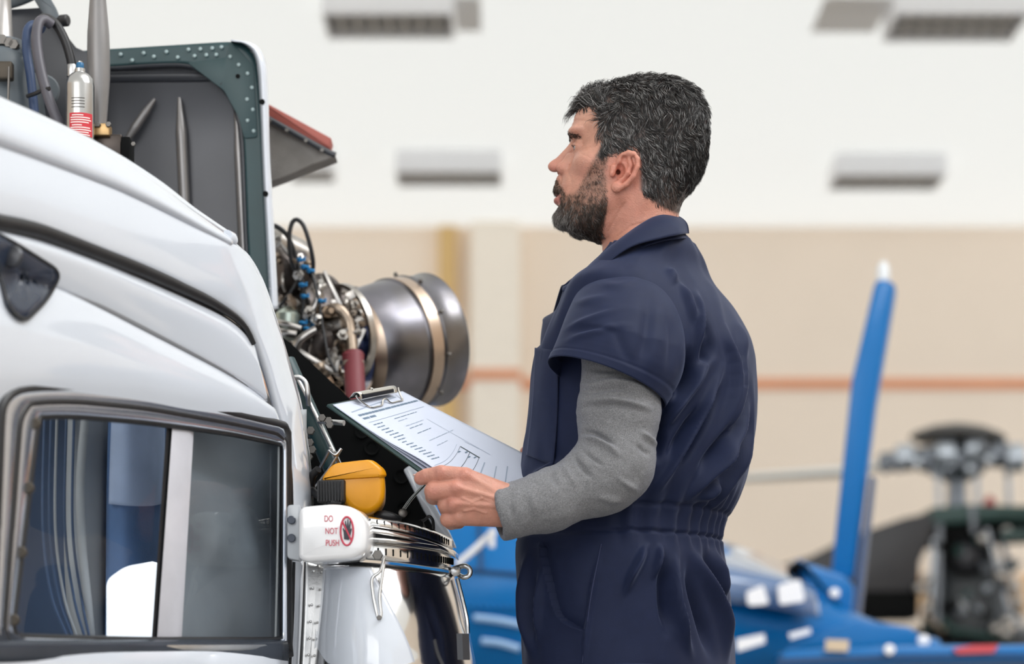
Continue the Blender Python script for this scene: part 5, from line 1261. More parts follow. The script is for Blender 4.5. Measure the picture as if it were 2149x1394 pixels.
for k in range(10):
    a = k*2*PI/10+0.3; q = n0+nd*0.135+(math.cos(a)*x_+math.sin(a)*y_)*0.129
    lathe('band_stud', q, math.cos(a)*x_+math.sin(a)*y_, [(-.002, .004), (.005, .004), (.007, .002)], M_bolt, noz, 8)
tube('drain_tube', [n0+nd*0.15+np.array([0.02, -0.03, -0.122]), n0+nd*0.15+np.array([0.0, -0.03, -0.130]), n0+nd*0.11+np.array([-0.03, -0.03, -0.150])], 0.006, M_edark, eng)
# named pipes seen in the photograph
def pipe(name, pts, r, m, sides=10): return tube(name, PP(pts), r, m, eng, sides=sides)
pipe('bleed_pipe', [(684, 668, 4.40), (692, 652, 4.37), (708, 648, 4.36), (724, 662, 4.36), (734, 690, 4.36), (740, 748, 4.35)], 0.0105, M_ebr, 14)
pipe('maroon_hose', [(742, 744, 4.35), (744, 790, 4.33), (747, 850, 4.30)], 0.0185, M_maroon, 20)
lathe('hose_cuff', P(741, 751, 4.35), (-0.02, 0, 1), [(-.006, .0195), (0, .0205), (.006, .0205), (.009, .018)], M_maroon, eng, 22)
lathe('hose_clamp', P(742, 764, 4.345), (-0.02, 0, 1), [(-.004, .0198), (-.004, .0205), (.005, .0205), (.005, .0198)], M_esil, eng, 24, closed=True)
pipe('black_cable', [(648, 640, 4.40), (628, 590, 4.38), (611, 545, 4.36), (607, 500, 4.35), (612, 470, 4.35), (622, 461, 4.35), (636, 472, 4.35), (648, 505, 4.35), (657, 548, 4.36), (655, 580, 4.38)], 0.0042, M_rub)
pipe('black_cable', [(560, 470, 4.36), (585, 478, 4.36), (606, 500, 4.36), (622, 545, 4.37), (634, 590, 4.37), (636, 640, 4.37), (632, 700, 4.36), (615, 745, 4.35)], 0.0045, M_rub)
pipe('black_cable', [(655, 575, 4.37), (668, 625, 4.35), (678, 690, 4.34), (690, 750, 4.33), (706, 782, 4.33)], 0.0028, M_rub)
pipe('black_cable', [(628, 580, 4.37), (612, 610, 4.36), (590, 640, 4.36), (575, 660, 4.36)], 0.003, M_rub)
for a, b, c in ((632, 545, 'x'), (640, 560, 'y'), (652, 568, 'y'), (636, 598, 'x'), (640, 622, 'x'), (636, 678, 'x'), (645, 690, 'y'), (676, 632, 'x')):
    t = np.linspace(0, 2*PI, 14); p0 = P(a, b, 4.345)
    tube('lacing_tie', np.stack([p0[0]+0.0058*np.cos(t), p0[1]+0.0058*np.sin(t), p0[2]+0.0012*np.sin(2*t)], 1), 0.0028, M_btie, eng, smooth_path=False, sides=6)
    tube('lacing_end', [p0+np.array([0.003, -0.005, 0]), p0+np.array([0.008, -0.008, 0.003 if c == 'x' else -0.004])], 0.0016, M_btie, eng, smooth_path=False, sides=6)
def strip(name, pts, wd, m, Y):
    a, b = np.array(pts[0], float), np.array(pts[1], float); d = (b-a)/np.linalg.norm(b-a); n_ = np.array([-d[1], d[0]])*wd/2
    return prism(name, [P(*(q), Y) for q in (a+n_, b+n_, b-n_, a-n_)], np.array([0, 0.006, 0]), m, eng, bev=0.001)
strip('support_strip', [(566, 480), (624, 560)], 7, M_esil, 4.37); strip('support_strip', [(680, 568), (722, 655)], 8, M_esil, 4.36); strip('bracket_plate', [(584, 545), (612, 550)], 8, M_esil, 4.38)
strip('bracket_arm', [(627, 735), (700, 780)], 9, M_esil, 4.34); strip('bracket_arm', [(648, 704), (690, 735)], 9, M_esil, 4.35); strip('bracket_arm', [(742, 740), (765, 690)], 9, M_esil, 4.37)
pipe('elbow_pipe', [(618, 740, 4.35), (628, 716, 4.34), (645, 702, 4.34), (664, 692, 4.34)], 0.0085, M_esil, 12)
pipe('elbow_pipe', [(660, 606, 4.37), (667, 620, 4.36), (662, 640, 4.36), (655, 652, 4.36)], 0.007, M_esil, 12)
pipe('oil_line', [(572, 672, 4.36), (600, 680, 4.34), (632, 690, 4.34)], 0.006, M_esil); pipe('oil_line', [(575, 690, 4.36), (598, 698, 4.34), (622, 702, 4.34)], 0.0075, M_esil)
lathe('oil_filter', P(600, 712, 4.37), (0.05, 0, 1), [(0, .020), (.01, .024), (.045, .024), (.052, .018), (.058, .012)], mat('pale_green_filter', (0.55, 0.62, 0.55, 1), 0.3, 0.7), eng, 24)
lathe('fuel_control', P(600, 570, 4.42), (0.8, 0.5, 0), [(-.03, .03), (-.025, .042), (.03, .042), (.035, .03), (.05, .02)], M_edark, eng, 20)
lathe('starter', P(590, 520, 4.45), (0.75, 0.55, -0.3), [(-.03, .02), (-.02, .032), (.05, .032), (.06, .02)], M_steel, eng, 20)
lathe('valve_body', P(672, 735, 4.37), (0.3, -0.6, 0.7), [(-.02, .018), (0, .022), (.03, .020), (.04, .012)], M_edark, eng, 18)
lathe('valve_body', P(690, 690, 4.38), (0.9, -0.3, 0.2), [(-.02, .014), (0, .018), (.03, .018), (.036, .010)], M_steel, eng, 18)
lathe('ignition_box', P(655, 790, 4.36), (0.6, -0.3, 0.5), [(-.02, .012), (0, .016), (.03, .014), (.036, .008)], M_ebr, eng, 14)
lathe('combustor_flange', P(720, 700, 4.46), nd, [(0, .085), (.0, .092), (.012, .092), (.012, .085)], M_steel, eng, 40, closed=True)
rng = np.random.default_rng(5)
REG = [(574, 500), (612, 520), (668, 568), (730, 610), (768, 650), (762, 690), (735, 735), (722, 828), (690, 800), (640, 752), (604, 716), (576, 650)]
def inreg(): 
    while True:
        q = rng.uniform((570, 495), (770, 832))
        if in_poly(q[None], REG)[0]: return q
for k in range(70):
    a = inreg(); ang = rng.choice([0.5, 0.7, -0.9, 1.3, 1.5]); L = rng.uniform(18, 60); dv = np.array([math.cos(ang), math.sin(ang)])
    b_ = a+dv*L; m_ = (a+b_)/2+rng.normal(0, 7, 2); dz = rng.uniform(4.36, 4.44)
    if not (in_poly(b_[None], REG)[0] and in_poly(m_[None], REG)[0]): continue
    pipe('oil_line' if k % 2 else 'sense_line', [(a[0], a[1], dz+0.02), (*m_, dz), (b_[0], b_[1], dz+0.01)], rng.uniform(0.0018, 0.0055), [M_esil, M_steel, M_ebr, M_esil, M_edark][k % 5], 8)
for k in range(60):
    a = inreg(); d = rng.normal(0, 1, 3); d[1] = -abs(d[1])-0.5; s = rng.uniform(0.5, 1.5)
    lathe('fitting', P(a[0], a[1], rng.uniform(4.35, 4.42)), d, [(-.012*s, .004*s), (-.004*s, .005*s), (-.004*s, .008*s), (.004*s, .008*s), (.004*s, .005*s), (.012*s, .004*s)], [M_esil, M_steel, M_ebr][k % 3], eng, 6)
for k in range(14):
    a = inreg(); box('bracket', P(a[0], a[1], rng.uniform(4.38, 4.43)), rng.uniform(0.008, 0.026, 3), [M_steel, M_edark, M_esil][k % 3], eng, ax=np.array(Matrix.Rotation(rng.uniform(-1, 1), 3, 'Y')), bev=0.001)
# ================================================================== clipboard with printed sheets
cA, cB = P(686, 851, 3.62), P(838, 823, 3.82)
cC, cD = P(1150, 982, 3.80), P(1022, 1092, 3.57)
clip = thing('clipboard', 'dark green clipboard with printed sheets held in the hand of the man', 'clipboard', tuple((cA+cC)/2))
M_board = mat('dark_green_board', srgb(30, 58, 58), 0.4, var=0.05, vscale=30)
M_paper = mat('white_paper', srgb(196, 202, 218), 0.8, bump=0.03, bscale=120)
def onb(s, t, h=0.0):
    """s along the length, t across (0 near edge), h above the board"""
    p = (cA*(1-t)+cB*t)*(1-s)+(cD*(1-t)+cC*t)*s
    n_ = np.cross(cD-cA, cB-cA); n_ /= np.linalg.norm(n_)
    if n_[2] < 0: n_ = -n_
    return p+n_*h
G = np.array([[onb(s, t) for t in np.linspace(0, 1, 6)] for s in np.linspace(0, 1, 12)])
solid(mesh('board', G.reshape(-1, 3), grid_faces(12, 6), M_board, clip), 0.004, 0)
def page(h0, s0, t0, curl, name='paper_sheet'):
    rows = []
    for s in np.linspace(0, 1, 40):
        rows.append([onb(s0+(1-s0)*s, t0+(0.985-t0)*t, h0+curl*math.exp(-((t-0.0)/0.22)**2)*math.exp(-((s-0.62)/0.25)**2)) for t in np.linspace(0, 1, 24)])
    o = mesh(name, np.array(rows).reshape(-1, 3), grid_faces(40, 24), M_paper, clip); solid(o, 0.0002, 0); return o
page(0.003, 0.022, 0.03, 0.0); page(0.0038, 0.020, 0.025, 0.006); sh = page(0.0046, 0.018, 0.02, 0.011)
def hp_(s, t): return 0.0046+0.011*math.exp(-((max(0, t-0.02)/0.965)/0.22)**2)*math.exp(-(((s-0.018)/0.982-0.62)/0.25)**2)+0.0005
M_ink = mat('blue_black_ink', srgb(96, 116, 136), 0.7); M_inkd = mat('dark_ink', srgb(46, 60, 66), 0.7); M_inkl = mat('pale_ink', srgb(150, 162, 180), 0.7)
def line(s0, t0, s1, t1, wd, m, name='printed_line'):
    n_ = 14; V = []
    d = np.array([s1-s0, t1-t0]); L = np.hypot(d[0]*0.3, d[1]*0.23); pr = np.array([-d[1]*0.23/0.3, d[0]*0.3/0.23])/max(L, 1e-6)*wd
    for k in np.linspace(0, 1, n_):
        q = np.array([s0, t0])+d*k
        for e in (-.5, .5): a, b = q+pr*e; V.append(onb(a, b, hp_(a, b)))
    mesh(name, np.array(V), grid_faces(n_, 2), m, sh)
r_ = random.Random(4)
line(0.10, 0.10, 0.06, 0.80, 0.002, M_inkl)
def words(s, t0, t1, wd, m, gap=0.02):
    t = t0
    while t < t1:
        L = r_.uniform(0.025, 0.09); line(s, t, s, min(t+L, t1), wd, m, 'printed_word'); t += L+gap
words(0.135, 0.12, 0.95, 0.0042, M_ink, 0.006); words(0.165, 0.12, 0.30, 0.0042, M_ink, 0.012)
line(0.20, 0.12, 0.20, 0.9, 0.001, M_inkl)
for k in range(15):
    s = 0.225+k*0.025
    words(s, 0.13, 0.13+r_.uniform(0.06, 0.14), 0.0020, M_ink, 0.008)
    if k in (0, 1, 3, 4, 6, 9, 11): words(s, 0.42, 0.42+r_.uniform(0.10, 0.40), 0.0014, M_inkl if k % 2 else M_ink, 0.01)
# the drawing of curved bands
def arcln(s_c, ds, t0, t1, wd, m):
    n_ = 24; V = []
    for k in np.linspace(0, 1, n_):
        t = t0+(t1-t0)*k; s = s_c+0.02-(ds+0.02)*k**2.2
        for e in (-.5, .5): V.append(onb(s+e*wd, t, hp_(s, t)))
    mesh('drawing_line', np.array(V), grid_faces(n_, 2), m, sh)
for s, wd, m in ((0.600, .0022, M_inkl), (0.622, .0018, M_inkd), (0.685, .0030, M_inkd), (0.745, .0024, M_inkd)): arcln(s, 0.05, 0.06, 0.60, wd, m)
line(0.575, 0.60, 0.70, 0.60, 0.003, M_inkd); line(0.56, 0.70, 0.66, 0.72, 0.001, M_inkl)
for s, t in ((0.60, 0.52), (0.625, 0.57), (0.66, 0.53), (0.682, 0.57)): line(s-0.004, t, s+0.004, t, 0.008, M_ink, 'drawing_dot')
line(0.78, 0.42, 0.74, 0.58, 0.002, M_inkl); line(0.90, 0.3, 0.80, 0.62, 0.002, M_inkl); line(0.94, 0.4, 0.84, 0.7, 0.002, M_inkl); line(0.3, 0.72, 0.72, 0.72, 0.0008, M_inkl)
# spring clip
M_clip = mat('nickel_clip', (0.66, 0.63, 0.58, 1), 0.18, 1.0)
cl = sheet('clip', [np.array([onb(-0.004, t, 0.004) for t in np.linspace(0.29, 0.80, 5)]), np.array([onb(0.004, t, 0.016) for t in np.linspace(0.29, 0.80, 5)]), np.array([onb(0.030, t, 0.019) for t in np.linspace(0.29, 0.80, 5)]), np.array([onb(0.052, t, 0.012) for t in np.linspace(0.29, 0.80, 5)])], 16, 12, M_clip, clip, th=0.0012, label='nickel spring clip')
wr_ = [onb(0.03, 0.26, 0.017), onb(0.05, 0.28, 0.012), onb(0.085, 0.33, 0.007), onb(0.106, 0.36, 0.006), onb(0.108, 0.42, 0.006), onb(0.106, 0.50, 0.006), onb(0.082, 0.55, 0.010), onb(0.080, 0.60, 0.010), onb(0.104, 0.63, 0.006), onb(0.106, 0.72, 0.006), onb(0.106, 0.79, 0.006), onb(0.085, 0.82, 0.007), onb(0.05, 0.84, 0.012), onb(0.03, 0.85, 0.017)]
tube('clip_wire', np.array(wr_), 0.0016, M_clip, cl, n=80, sides=8)
lathe('clip_knob', onb(0.012, 0.50, 0.019), (0, -0.3, 1), [(0, .003), (.002, .003), (.003, .0015)], M_clip, cl, 10)
# ================================================================== blue helicopter behind the man
YB = 8.0
M_blue = mat('blue_gloss_paint', srgb(0, 104, 172), 0.3, spec=0.3, var=0.03, vscale=3)
M_dblue = mat('dark_blue_trim', srgb(16, 62, 108), 0.35, var=0.05)
M_bglass = mat('blue_tinted_canopy', srgb(86, 112, 152), 0.05, coat=1.0)
blue = thing('helicopter', 'bright blue helicopter with upright tail fin behind the man', 'helicopter', (P(1400, 0, YB)[0], YB, 0))
top = [(820, 1040), (930, 1018), (1000, 1006), (1090, 1012), (1300, 1050), (1460, 1110), (1560, 1175), (1660, 1222), (1740, 1262), (1850, 1310), (1960, 1340)]
midl = [(820, 1240), (930, 1225), (1000, 1216), (1090, 1220), (1300, 1245), (1460, 1270), (1560, 1290), (1660, 1306), (1740, 1322), (1850, 1345), (1960, 1358)]
bot = [(820, 1480), (930, 1500), (1000, 1510), (1090, 1510), (1300, 1500), (1460, 1480), (1560, 1460), (1660, 1440), (1740, 1425), (1850, 1405), (1960, 1392)]
dep = [0.30, 0.42, 0.46, 0.48, 0.48, 0.42, 0.36, 0.30, 0.26, 0.20, 0.15]
rows = []
for k, t in enumerate(np.linspace(0, 2*PI, 9)[:-1]):
    row = []
    for i in range(11):
        c = (np.array(top[i])+np.array(bot[i]))/2; h = (np.array(top[i])-np.array(bot[i]))/2
        q = c+h*math.cos(t); row.append(P(q[0], q[1], YB)+np.array([0, -dep[i]*math.sin(t), 0]))
    rows.append(row)
G = np.array(rows).transpose(1, 0, 2); ring = np.array([crom(g_, 40, True) for g_ in G])
Gf = np.array([crom(ring[:, k], 60) for k in range(40)]).transpose(1, 0, 2)
hull = mesh('fuselage', Gf.reshape(-1, 3), grid_faces(60, 40, True), M_blue, blue)
# panels, seams and rivet rows on the near side
def hull_pt(px, py):
    pr = proj(Gf.reshape(-1, 3)); V = Gf.reshape(-1, 3); m = np.where(V[:, 1] < YB)[0]
    k = m[np.argsort(np.sum((pr[m]-np.array([px, py]))**2, 1))[:4]]; return P(px, py, V[k, 1].mean()-0.012)
for pts in ([(930, 1190), (1010, 1198), (1100, 1206)], [(1000, 1012), (1006, 1100), (1010, 1196)]): tube('panel_gap', np.array([hull_pt(*q) for q in pts]), 0.006, M_dblue, blue, sides=6)
BR = ball_mesh('hull_rivet', 0.009, M_blue)
for x in range(985, 1100, 14): place('hull_rivet', BR, blue, hull_pt(x, 1272+(x-985)*0.02))
tube('support_strut', PP([(958, 1186, 7.0), (1000, 1150, 7.0), (1040, 1112, 7.0)]), 0.010, mat('white_strut', srgb(232, 232, 236), 0.4), blue)
tube('strut_pin', PP([(1033, 1110, 6.98), (1032, 1150, 6.98)]), 0.009, MATS['white_strut'], blue)
for pts in ([(995, 1296), (1045, 1302), (1095, 1312)], [(1010, 1345), (1050, 1350), (1090, 1362)]):
    tube('white_coachline', np.array([hull_pt(*q) for q in pts]), 0.012, mat('pale_blue_line', srgb(150, 186, 226), 0.3), blue, sides=6)
# canopy glass towards the tail
cn = sheet('canopy_glass', [np.array([P(a, b, YB+c) for a, b, c in ((1500, 1132, .1), (1580, 1160, .1), (1660, 1196, .1), (1706, 1216, .1))]), np.array([P(a, b, YB+c) for a, b, c in ((1500, 1190, -.44), (1580, 1205, -.42), (1660, 1225, -.38), (1712, 1246, -.30))]), np.array([P(a, b, YB+c) for a, b, c in ((1500, 1262, -.48), (1580, 1270, -.45), (1660, 1284, -.42), (1718, 1298, -.36))])], 20, 24, M_bglass, blue, th=0.006)
M_refl = mat('white_reflection_and_lens', srgb(240, 240, 244), 0.5)
for q in ([(1566, 1242), (1602, 1228), (1614, 1268), (1570, 1272)], [(1632, 1228), (1680, 1216), (1690, 1262), (1636, 1270)]): prism('canopy_reflection', [P(a, b, YB-0.475) for a, b in rounded(q, 8)], np.array([0, 0.012, 0]), M_refl, cn)  # white plates stand in for reflections on the canopy glass
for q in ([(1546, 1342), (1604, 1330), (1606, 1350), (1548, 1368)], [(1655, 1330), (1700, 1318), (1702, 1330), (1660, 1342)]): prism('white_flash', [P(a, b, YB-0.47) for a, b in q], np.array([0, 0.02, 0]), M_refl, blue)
# fin and its fairing
fin = prism('tail_fin', [P(a, b, YB) for a, b in ((1742, 1215), (1786, 800), (1835, 592), (1845, 584), (1872, 590), (1880, 600), (1872, 650), (1838, 850), (1792, 1215))], np.array([0.02, 0.10, 0]), M_blue, blue, bev=0.015)
prism('fin_rib', [P(a, b, YB-0.01) for a, b in ((1826, 1000), (1833, 1000), (1800, 1300), (1786, 1300))], np.array([0.02, 0.06, 0]), M_dblue, blue)
lathe('fin_light', P(1854, 590, YB+0.04), (0, 0, 1), [(0, .022), (.03, .022), (.045, .020), (.062, .012), (.068, .003)], mat('clear_lamp_lens', srgb(226, 230, 234), 0.15, coat=0.5), blue, 20)
prism('fin_fairing', [P(a, b, YB-0.12) for a, b in rounded([(1672, 1176), (1700, 1182), (1772, 1205), (1796, 1230), (1790, 1304), (1720, 1300), (1704, 1240)], 14)], np.array([0, 0.3, 0]), M_blue, blue, bev=0.02)
lathe('fairing_lamp', P(1751, 1246, YB-0.13), (0, -1, 0.2), [(0, .018), (.01, .016), (.015, .006)], M_refl, blue, 16)
prism('fairing_vent', [P(a, b, YB-0.12) for a, b in ((1656, 1192), (1672, 1178), (1690, 1184), (1676, 1196))], np.array([0, 0.2, 0]), M_blk, blue)
# stabiliser beam low on the right
bmx = prism('stabiliser', [P(a, b, 7.3) for a, b in ((1640, 1364), (1900, 1354), (2200, 1352), (2200, 1392), (1900, 1396), (1640, 1412))], np.array([0, 0.25, 0]), M_blue, blue, bev=0.02)
prism('stabiliser_slot', [P(a, b, 7.29) for a, b in ((1632, 1382), (1900, 1374), (2200, 1372), (2200, 1380), (1900, 1384), (1632, 1396))], np.array([0, 0.02, 0]), M_dblue, blue)
prism('tail_plate', [P(a, b, 7.7) for a, b in ((1650, 1352), (1800, 1300), (1910, 1316), (1930, 1330), (1930, 1360), (1650, 1372))], np.array([0, 0.2, 0]), M_blue, blue, bev=0.01)
prism('maker_plate', [P(a, b, 7.28) for a, b in ((1734, 1342), (1782, 1344), (1780, 1368), (1732, 1366))], np.array([0, 0.01, 0]), mat('buff_plate', srgb(206, 186, 160), 0.5), blue)
prism('red_warning_strip', [P(a, b, 7.28) for a, b in ((2000, 1362), (2040, 1354), (2096, 1353), (2086, 1370), (2010, 1373))], np.array([0, 0.01, 0]), mat('red_strip', srgb(196, 70, 78), 0.4), blue)
lathe('position_lamp', P(1866, 1364, 7.27), (0, -1, 0), [(0, .017), (.012, .016), (.016, .006)], M_refl, blue, 16)
lathe('position_lamp', P(1938, 1345, 7.5), (0, -1, 0), [(0, .02), (.012, .018), (.016, .006)], M_refl, blue, 16)
for sd in (-1, 1):
    b0 = np.array([P(900, 0, YB)[0], YB+sd*0.45, 0.03])
    tube('landing_skid', [b0+np.array([-0.2, 0, 0.1]), b0+np.array([0, 0, 0]), b0+np.array([0.8, 0, 0]), b0+np.array([1.3, 0, 0])], 0.028, M_skid, blue)
    for x in (0.15, 0.85): tube('skid_strut', [b0+np.array([x, 0, 0]), b0+np.array([x, -sd*0.12, 0.5]), b0+np.array([x, -sd*0.25, 0.98])], 0.022, M_skid, blue)

# ================================================================== dark helicopter with rotor hub further back
YD = 15.0
dk = thing('helicopter', 'black helicopter with bare rotor hub beyond the blue tail fin', 'helicopter', (P(2040, 0, YD)[0], YD, 0))
M_bblk = mat('satin_black_cowl', srgb(46, 46, 50), 0.45, var=0.08, vscale=2)
M_hub = mat('grey_hub_metal', (0.20, 0.22, 0.25, 1), 0.35, 0.6, var=0.2, vscale=8)
M_hubl = mat('light_hub_metal', (0.46, 0.50, 0.55, 1), 0.3, 0.7, var=0.12, vscale=8)
M_dteal = mat('dark_teal_deck', srgb(30, 62, 58), 0.4, var=0.1, vscale=3)
lathe('rotor_dome', P(2010, 921, YD), (0.03, 0, 1), [(-.02, .26), (.0, .30), (.012, .302), (.035, .27), (.07, .18), (.09, .08), (.095, .02)], mat('charcoal_dome', srgb(66, 64, 62), 0.5), dk, 40)
lathe('rotor_mast', P(2008, 1120, YD), (0, 0, 1), [(0, .12), (.08, .10), (.10, .07), (.25, .06), (.42, .06), (.6, .08)], M_hub, dk, 24)
hb = lathe('rotor_hub', P(2008, 1010, YD), (0, 0, 1), [(0, .08), (.04, .16), (.10, .20), (.16, .20), (.20, .14), (.26, .10), (.30, .08)], M_hub, dk, 28)
for px, py, r_, m_ in ((1900, 962, .085, M_hubl), (1946, 965, .08, M_hub), (1866, 970, .06, M_hub), (1985, 955, .10, M_hubl), (2045, 945, .09, M_hubl), (2095, 955, .085, M_hub), (2130, 962, .09, M_hubl)):
    c = P(px, py, YD-0.15); lathe('blade_grip', c-np.array([0.07, 0, 0]), (1, -0.15, 0.03), [(0, r_*.6), (.02, r_), (.12, r_), (.14, r_*.6)], m_, hb, 16)
for px, a in ((1862, 985), (1888, 982), (1960, 990), (2050, 985), (2118, 990)): tube('grip_lug', PP([(px, a-25, YD-0.2), (px-4, a+8, YD-0.22)]), 0.022, M_hub, hb, sides=8)
for px, y0, y1 in ((1968, 985, 1075), (2115, 985, 1060), (2050, 1000, 1060)): tube('pitch_link', PP([(px, y0, YD-0.18), (px+2, y1, YD-0.16)]), 0.018, M_hubl, hb, sides=10)
for px, py in ((1925, 972), (1960, 950), (2010, 970), (2035, 985), (2075, 965), (1990, 985), (2060, 940), (2110, 940)): box('hub_bracket', P(px, py, YD-0.26), (0.05, 0.05, 0.05), M_hubl if px % 2 else M_hub, hb, bev=0.01)
sheet('rotor_blade', [PP([(1860, 968, YD), (1780, 978, YD), (1650, 988, YD), (1500, 1000, YD), (1300, 1016, YD)]), PP([(1860, 976, YD-0.12), (1780, 988, YD-0.12), (1650, 996, YD-0.12), (1500, 1006, YD-0.12), (1300, 1022, YD-0.12)]), PP([(1860, 984, YD), (1780, 1000, YD), (1650, 1008, YD), (1500, 1016, YD), (1300, 1030, YD)])], 14, 40, mat('white_rotor_blade', srgb(226, 228, 226), 0.3), dk, th=0.02)
lathe('red_cap_bottle', P(2077, 1062, YD-0.2), (0, 0, 1), [(0, .035), (.03, .035), (.05, .02), (.06, .02)], mat('red_cap', srgb(170, 36, 44), 0.4), dk, 16)
# sloping black cowl
cwl = prism('tail_cowl', [P(a, b, YD-0.4) for a, b in ((1624, 1190), (1700, 1168), (1760, 1138), (1830, 1110), (1900, 1086), (1962, 1074), (1962, 1110), (1930, 1180), (1928, 1288), (1800, 1296), (1700, 1296), (1640, 1296))], np.array([0.1, 0.8, 0]), M_bblk, dk, bev=0.015)
prism('engine_deck_beam', [P(a, b, YD-0.4) for a, b in ((1950, 1066), (2030, 1058), (2200, 1062), (2200, 1096), (2100, 1092), (1950, 1104))], np.array([0, 0.8, 0]), M_dteal, dk, bev=0.02)
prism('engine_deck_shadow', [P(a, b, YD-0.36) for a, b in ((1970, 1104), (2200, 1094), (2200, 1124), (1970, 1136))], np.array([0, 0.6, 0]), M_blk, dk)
prism('teal_rail', [P(a, b, YD-0.5) for a, b in ((2105, 1112), (2200, 1108), (2200, 1128), (2105, 1136))], np.array([0, 0.1, 0]), M_dteal, dk, bev=0.01)
ge = lathe('engine_casing', P(2030, 1330, YD-0.1), (0, 0, 1), [(0, .26), (.10, .28), (.30, .25), (.42, .20), (.55, .17), (.66, .16)], mat('charcoal_engine_casing', srgb(58, 62, 66), 0.5, var=0.2, vscale=5), dk, 30)
lathe('intake_ring', P(2030, 1165, YD-0.36), (0, -1, 0.1), [(0, .10), (0, .135), (.04, .135), (.04, .10)], M_blk, ge, 28, closed=True)
lathe('intake_cone', P(2030, 1165, YD-0.34), (0, -1, 0.1), [(-.1, .1), (0, .1), (.03, .05), (.04, .01)], M_comp, ge, 24)
for px0, py0, px1, py1, r_, m_ in ((1972, 1100, 1968, 1310, .022, M_hub), (1962, 1130, 1950, 1300, .02, M_hubl), (2100, 1120, 2146, 1330, .02, M_hub), (2070, 1110, 2120, 1290, .016, M_hubl), (1935, 1310, 2120, 1345, .02, M_dteal), (2040, 1060, 2044, 1120, .02, M_hub), (1940, 1260, 2010, 1335, .014, M_dteal), (2105, 1180, 2140, 1240, .018, M_hubl)):
    tube('frame_tube', PP([(px0, py0, YD-0.4), (px1, py1, YD-0.4)]), r_, m_, dk, sides=10)
BB = ball_mesh('pipe_union', 0.045, M_esil, 1.0)
for px, py in ((1945, 1215), (1930, 1235), (1946, 1276), (2062, 1132), (2112, 1116), (2100, 1210), (2126, 1230), (2090, 1320), (2112, 1305), (2136, 1262), (2110, 1330)): place('pipe_union', BB, dk, P(px, py, YD-0.45), scale=(0.8, 0.8, 0.8))
rb2 = np.random.default_rng(9)
for k in range(22):
    px_, py_ = rb2.uniform(1960, 2149), rb2.uniform(1120, 1330)
    lathe('pipe_fitting', P(px_, py_, YD-0.42), rb2.normal(0, 1, 3), [(-.04, .012), (-.015, .012), (-.015, .024), (.015, .024), (.015, .012), (.05, .012)], [M_hub, M_hubl, M_dteal, M_blk][k % 4], dk, 8)
tube('oil_pipe', PP([(1938, 1240, YD-.42), (1950, 1260, YD-.45), (1944, 1290, YD-.45), (1980, 1325, YD-.42)]), 0.016, M_ebr, dk)
tube('oil_pipe', PP([(2090, 1200, YD-.42), (2120, 1215, YD-.45), (2136, 1262, YD-.45), (2140, 1300, YD-.42)]), 0.016, M_ebr, dk)
prism('tail_box', [P(a, b, YD-0.42) for a, b in ((1800, 1240), (1928, 1240), (1928, 1300), (1800, 1300))], np.array([0, 0.3, 0]), M_blk, dk, bev=0.02)
lathe('lower_hull', P(2040, 1440, YD)-np.array([1.1, 0, 0]), (1, 0, 0), [(0, .1), (.3, .32), (.9, .38), (1.6, .36), (2.2, .2), (2.4, .05)], M_bblk, dk, 28)
for sd in (-1, 1):
    b0 = P(2040, 0, YD)*np.array([1, 1, 0])+np.array([-0.9, sd*0.6, 0.03])
    tube('landing_skid', [b0+np.array([-0.2, 0, 0.12]), b0, b0+np.array([1.0, 0, 0]), b0+np.array([1.9, 0, 0])], 0.03, M_skid, dk)
    for x in (0.4, 1.4): tube('skid_strut', [b0+np.array([x, 0, 0]), b0+np.array([x, -sd*0.2, 0.5]), b0+np.array([x, -sd*0.4, 0.98])], 0.024, M_skid, dk)

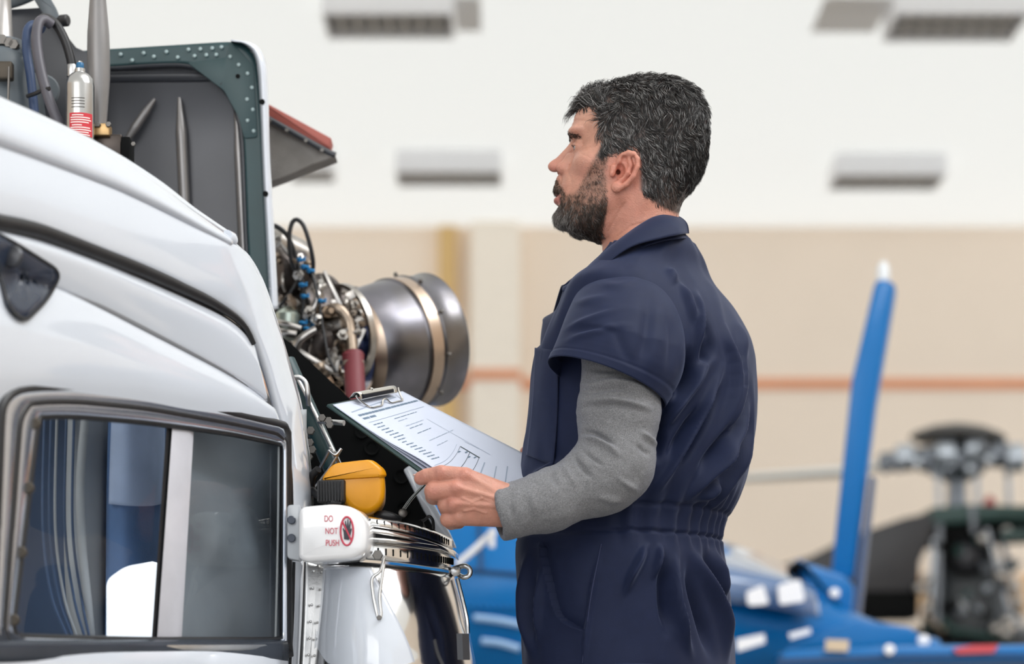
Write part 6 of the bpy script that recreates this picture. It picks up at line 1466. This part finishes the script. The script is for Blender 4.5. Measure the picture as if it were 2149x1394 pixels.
# ================================================================== louvred ceiling units
M_unit = mat('white_unit_enamel', srgb(236, 236, 238), 0.4); M_slat = mat('grey_louvre', srgb(196, 194, 190), 0.5)
def louvre(px0, px1, y_near, y_far, zb, label, ncell, dark=1.0):
    Y0 = (zb-ZC)*FPX/(HZ-y_near); Y1 = (zb-ZC)*FPX/(HZ-y_far)
    x0, x1 = P(px0, 0, Y0)[0], P(px1, 0, Y0)[0]
    r = thing('ceiling_unit', label, 'ceiling unit', ((x0+x1)/2, (Y0+Y1)/2, zb), 'louvred ceiling units')
    cx_, cy_, w_, d_ = (x0+x1)/2, (Y0+Y1)/2, x1-x0, Y1-Y0; h = WZ-zb
    box('backplate', (cx_, cy_, zb+h*0.55), (w_-0.03, d_-0.03, h*0.3), mat('dark_louvre_cavity', srgb(84, 84, 86), 0.7), r)
    for nm, c, s in (('housing_side', (x0, cy_, zb+h/2), (0.02, d_, h)), ('housing_side', (x1, cy_, zb+h/2), (0.02, d_, h)), ('housing_side', (cx_, Y0, zb+h/2), (w_+0.02, 0.02, h)), ('housing_side', (cx_, Y1, zb+h/2), (w_+0.02, 0.02, h))): box(nm, c, s, M_unit, r, bev=0.003)
    me1 = bpy.data.meshes.new('slat'); v_, f_ = box_vf((0, 0, 0), (0.030, d_-0.03, 0.02)); me1.from_pydata([tuple(x) for x in v_], [], f_); me1.materials.append(M_slat)
    me2 = bpy.data.meshes.new('long_slat'); v_, f_ = box_vf((0, 0, 0), (w_-0.03, 0.024, 0.02)); me2.from_pydata([tuple(x) for x in v_], [], f_); me2.materials.append(M_slat)
    for k in range(1, ncell): place('slat', me1, r, (x0+w_*k/ncell, cy_, zb+0.03))
    for k in range(1, 4): place('long_slat', me2, r, (cx_, Y0+d_*k/4, zb+0.03))
ZU = WZ-0.2
louvre(678, 946, 30, 82, ZU, 'louvred ceiling unit above the open cowling, at the upper edge', 8)
louvre(1886, 2160, 30, 88, ZU, 'louvred ceiling unit cut by the upper right corner of the picture', 8)
louvre(832, 1050, 362, 392, ZU, 'louvred ceiling unit in front of the face of the man, half way up', 8)
louvre(1758, 1984, 368, 400, ZU, 'louvred ceiling unit above the blue tail fin', 8)
louvre(606, 694, 358, 384, ZU, 'small louvred ceiling unit under the rust red flap', 4)
# flat white access panels on the ceiling
for k, (a, b, y0, y1) in enumerate(((952, 1008, -10, 62), (1732, 1872, -10, 64))):
    Y0 = (WZ-ZC)*FPX/(HZ-y0); Y1 = (WZ-ZC)*FPX/(HZ-y1); xx0, xx1 = P(a, 0, Y0)[0], P(b, 0, Y0)[0]
    struct(box('trim_%d' % (5+k), ((xx0+xx1)/2, (Y0+Y1)/2, WZ-0.008), (xx1-xx0, Y1-Y0, 0.012), mat('pale_grey_access_panel', srgb(244, 244, 244), 0.6)))
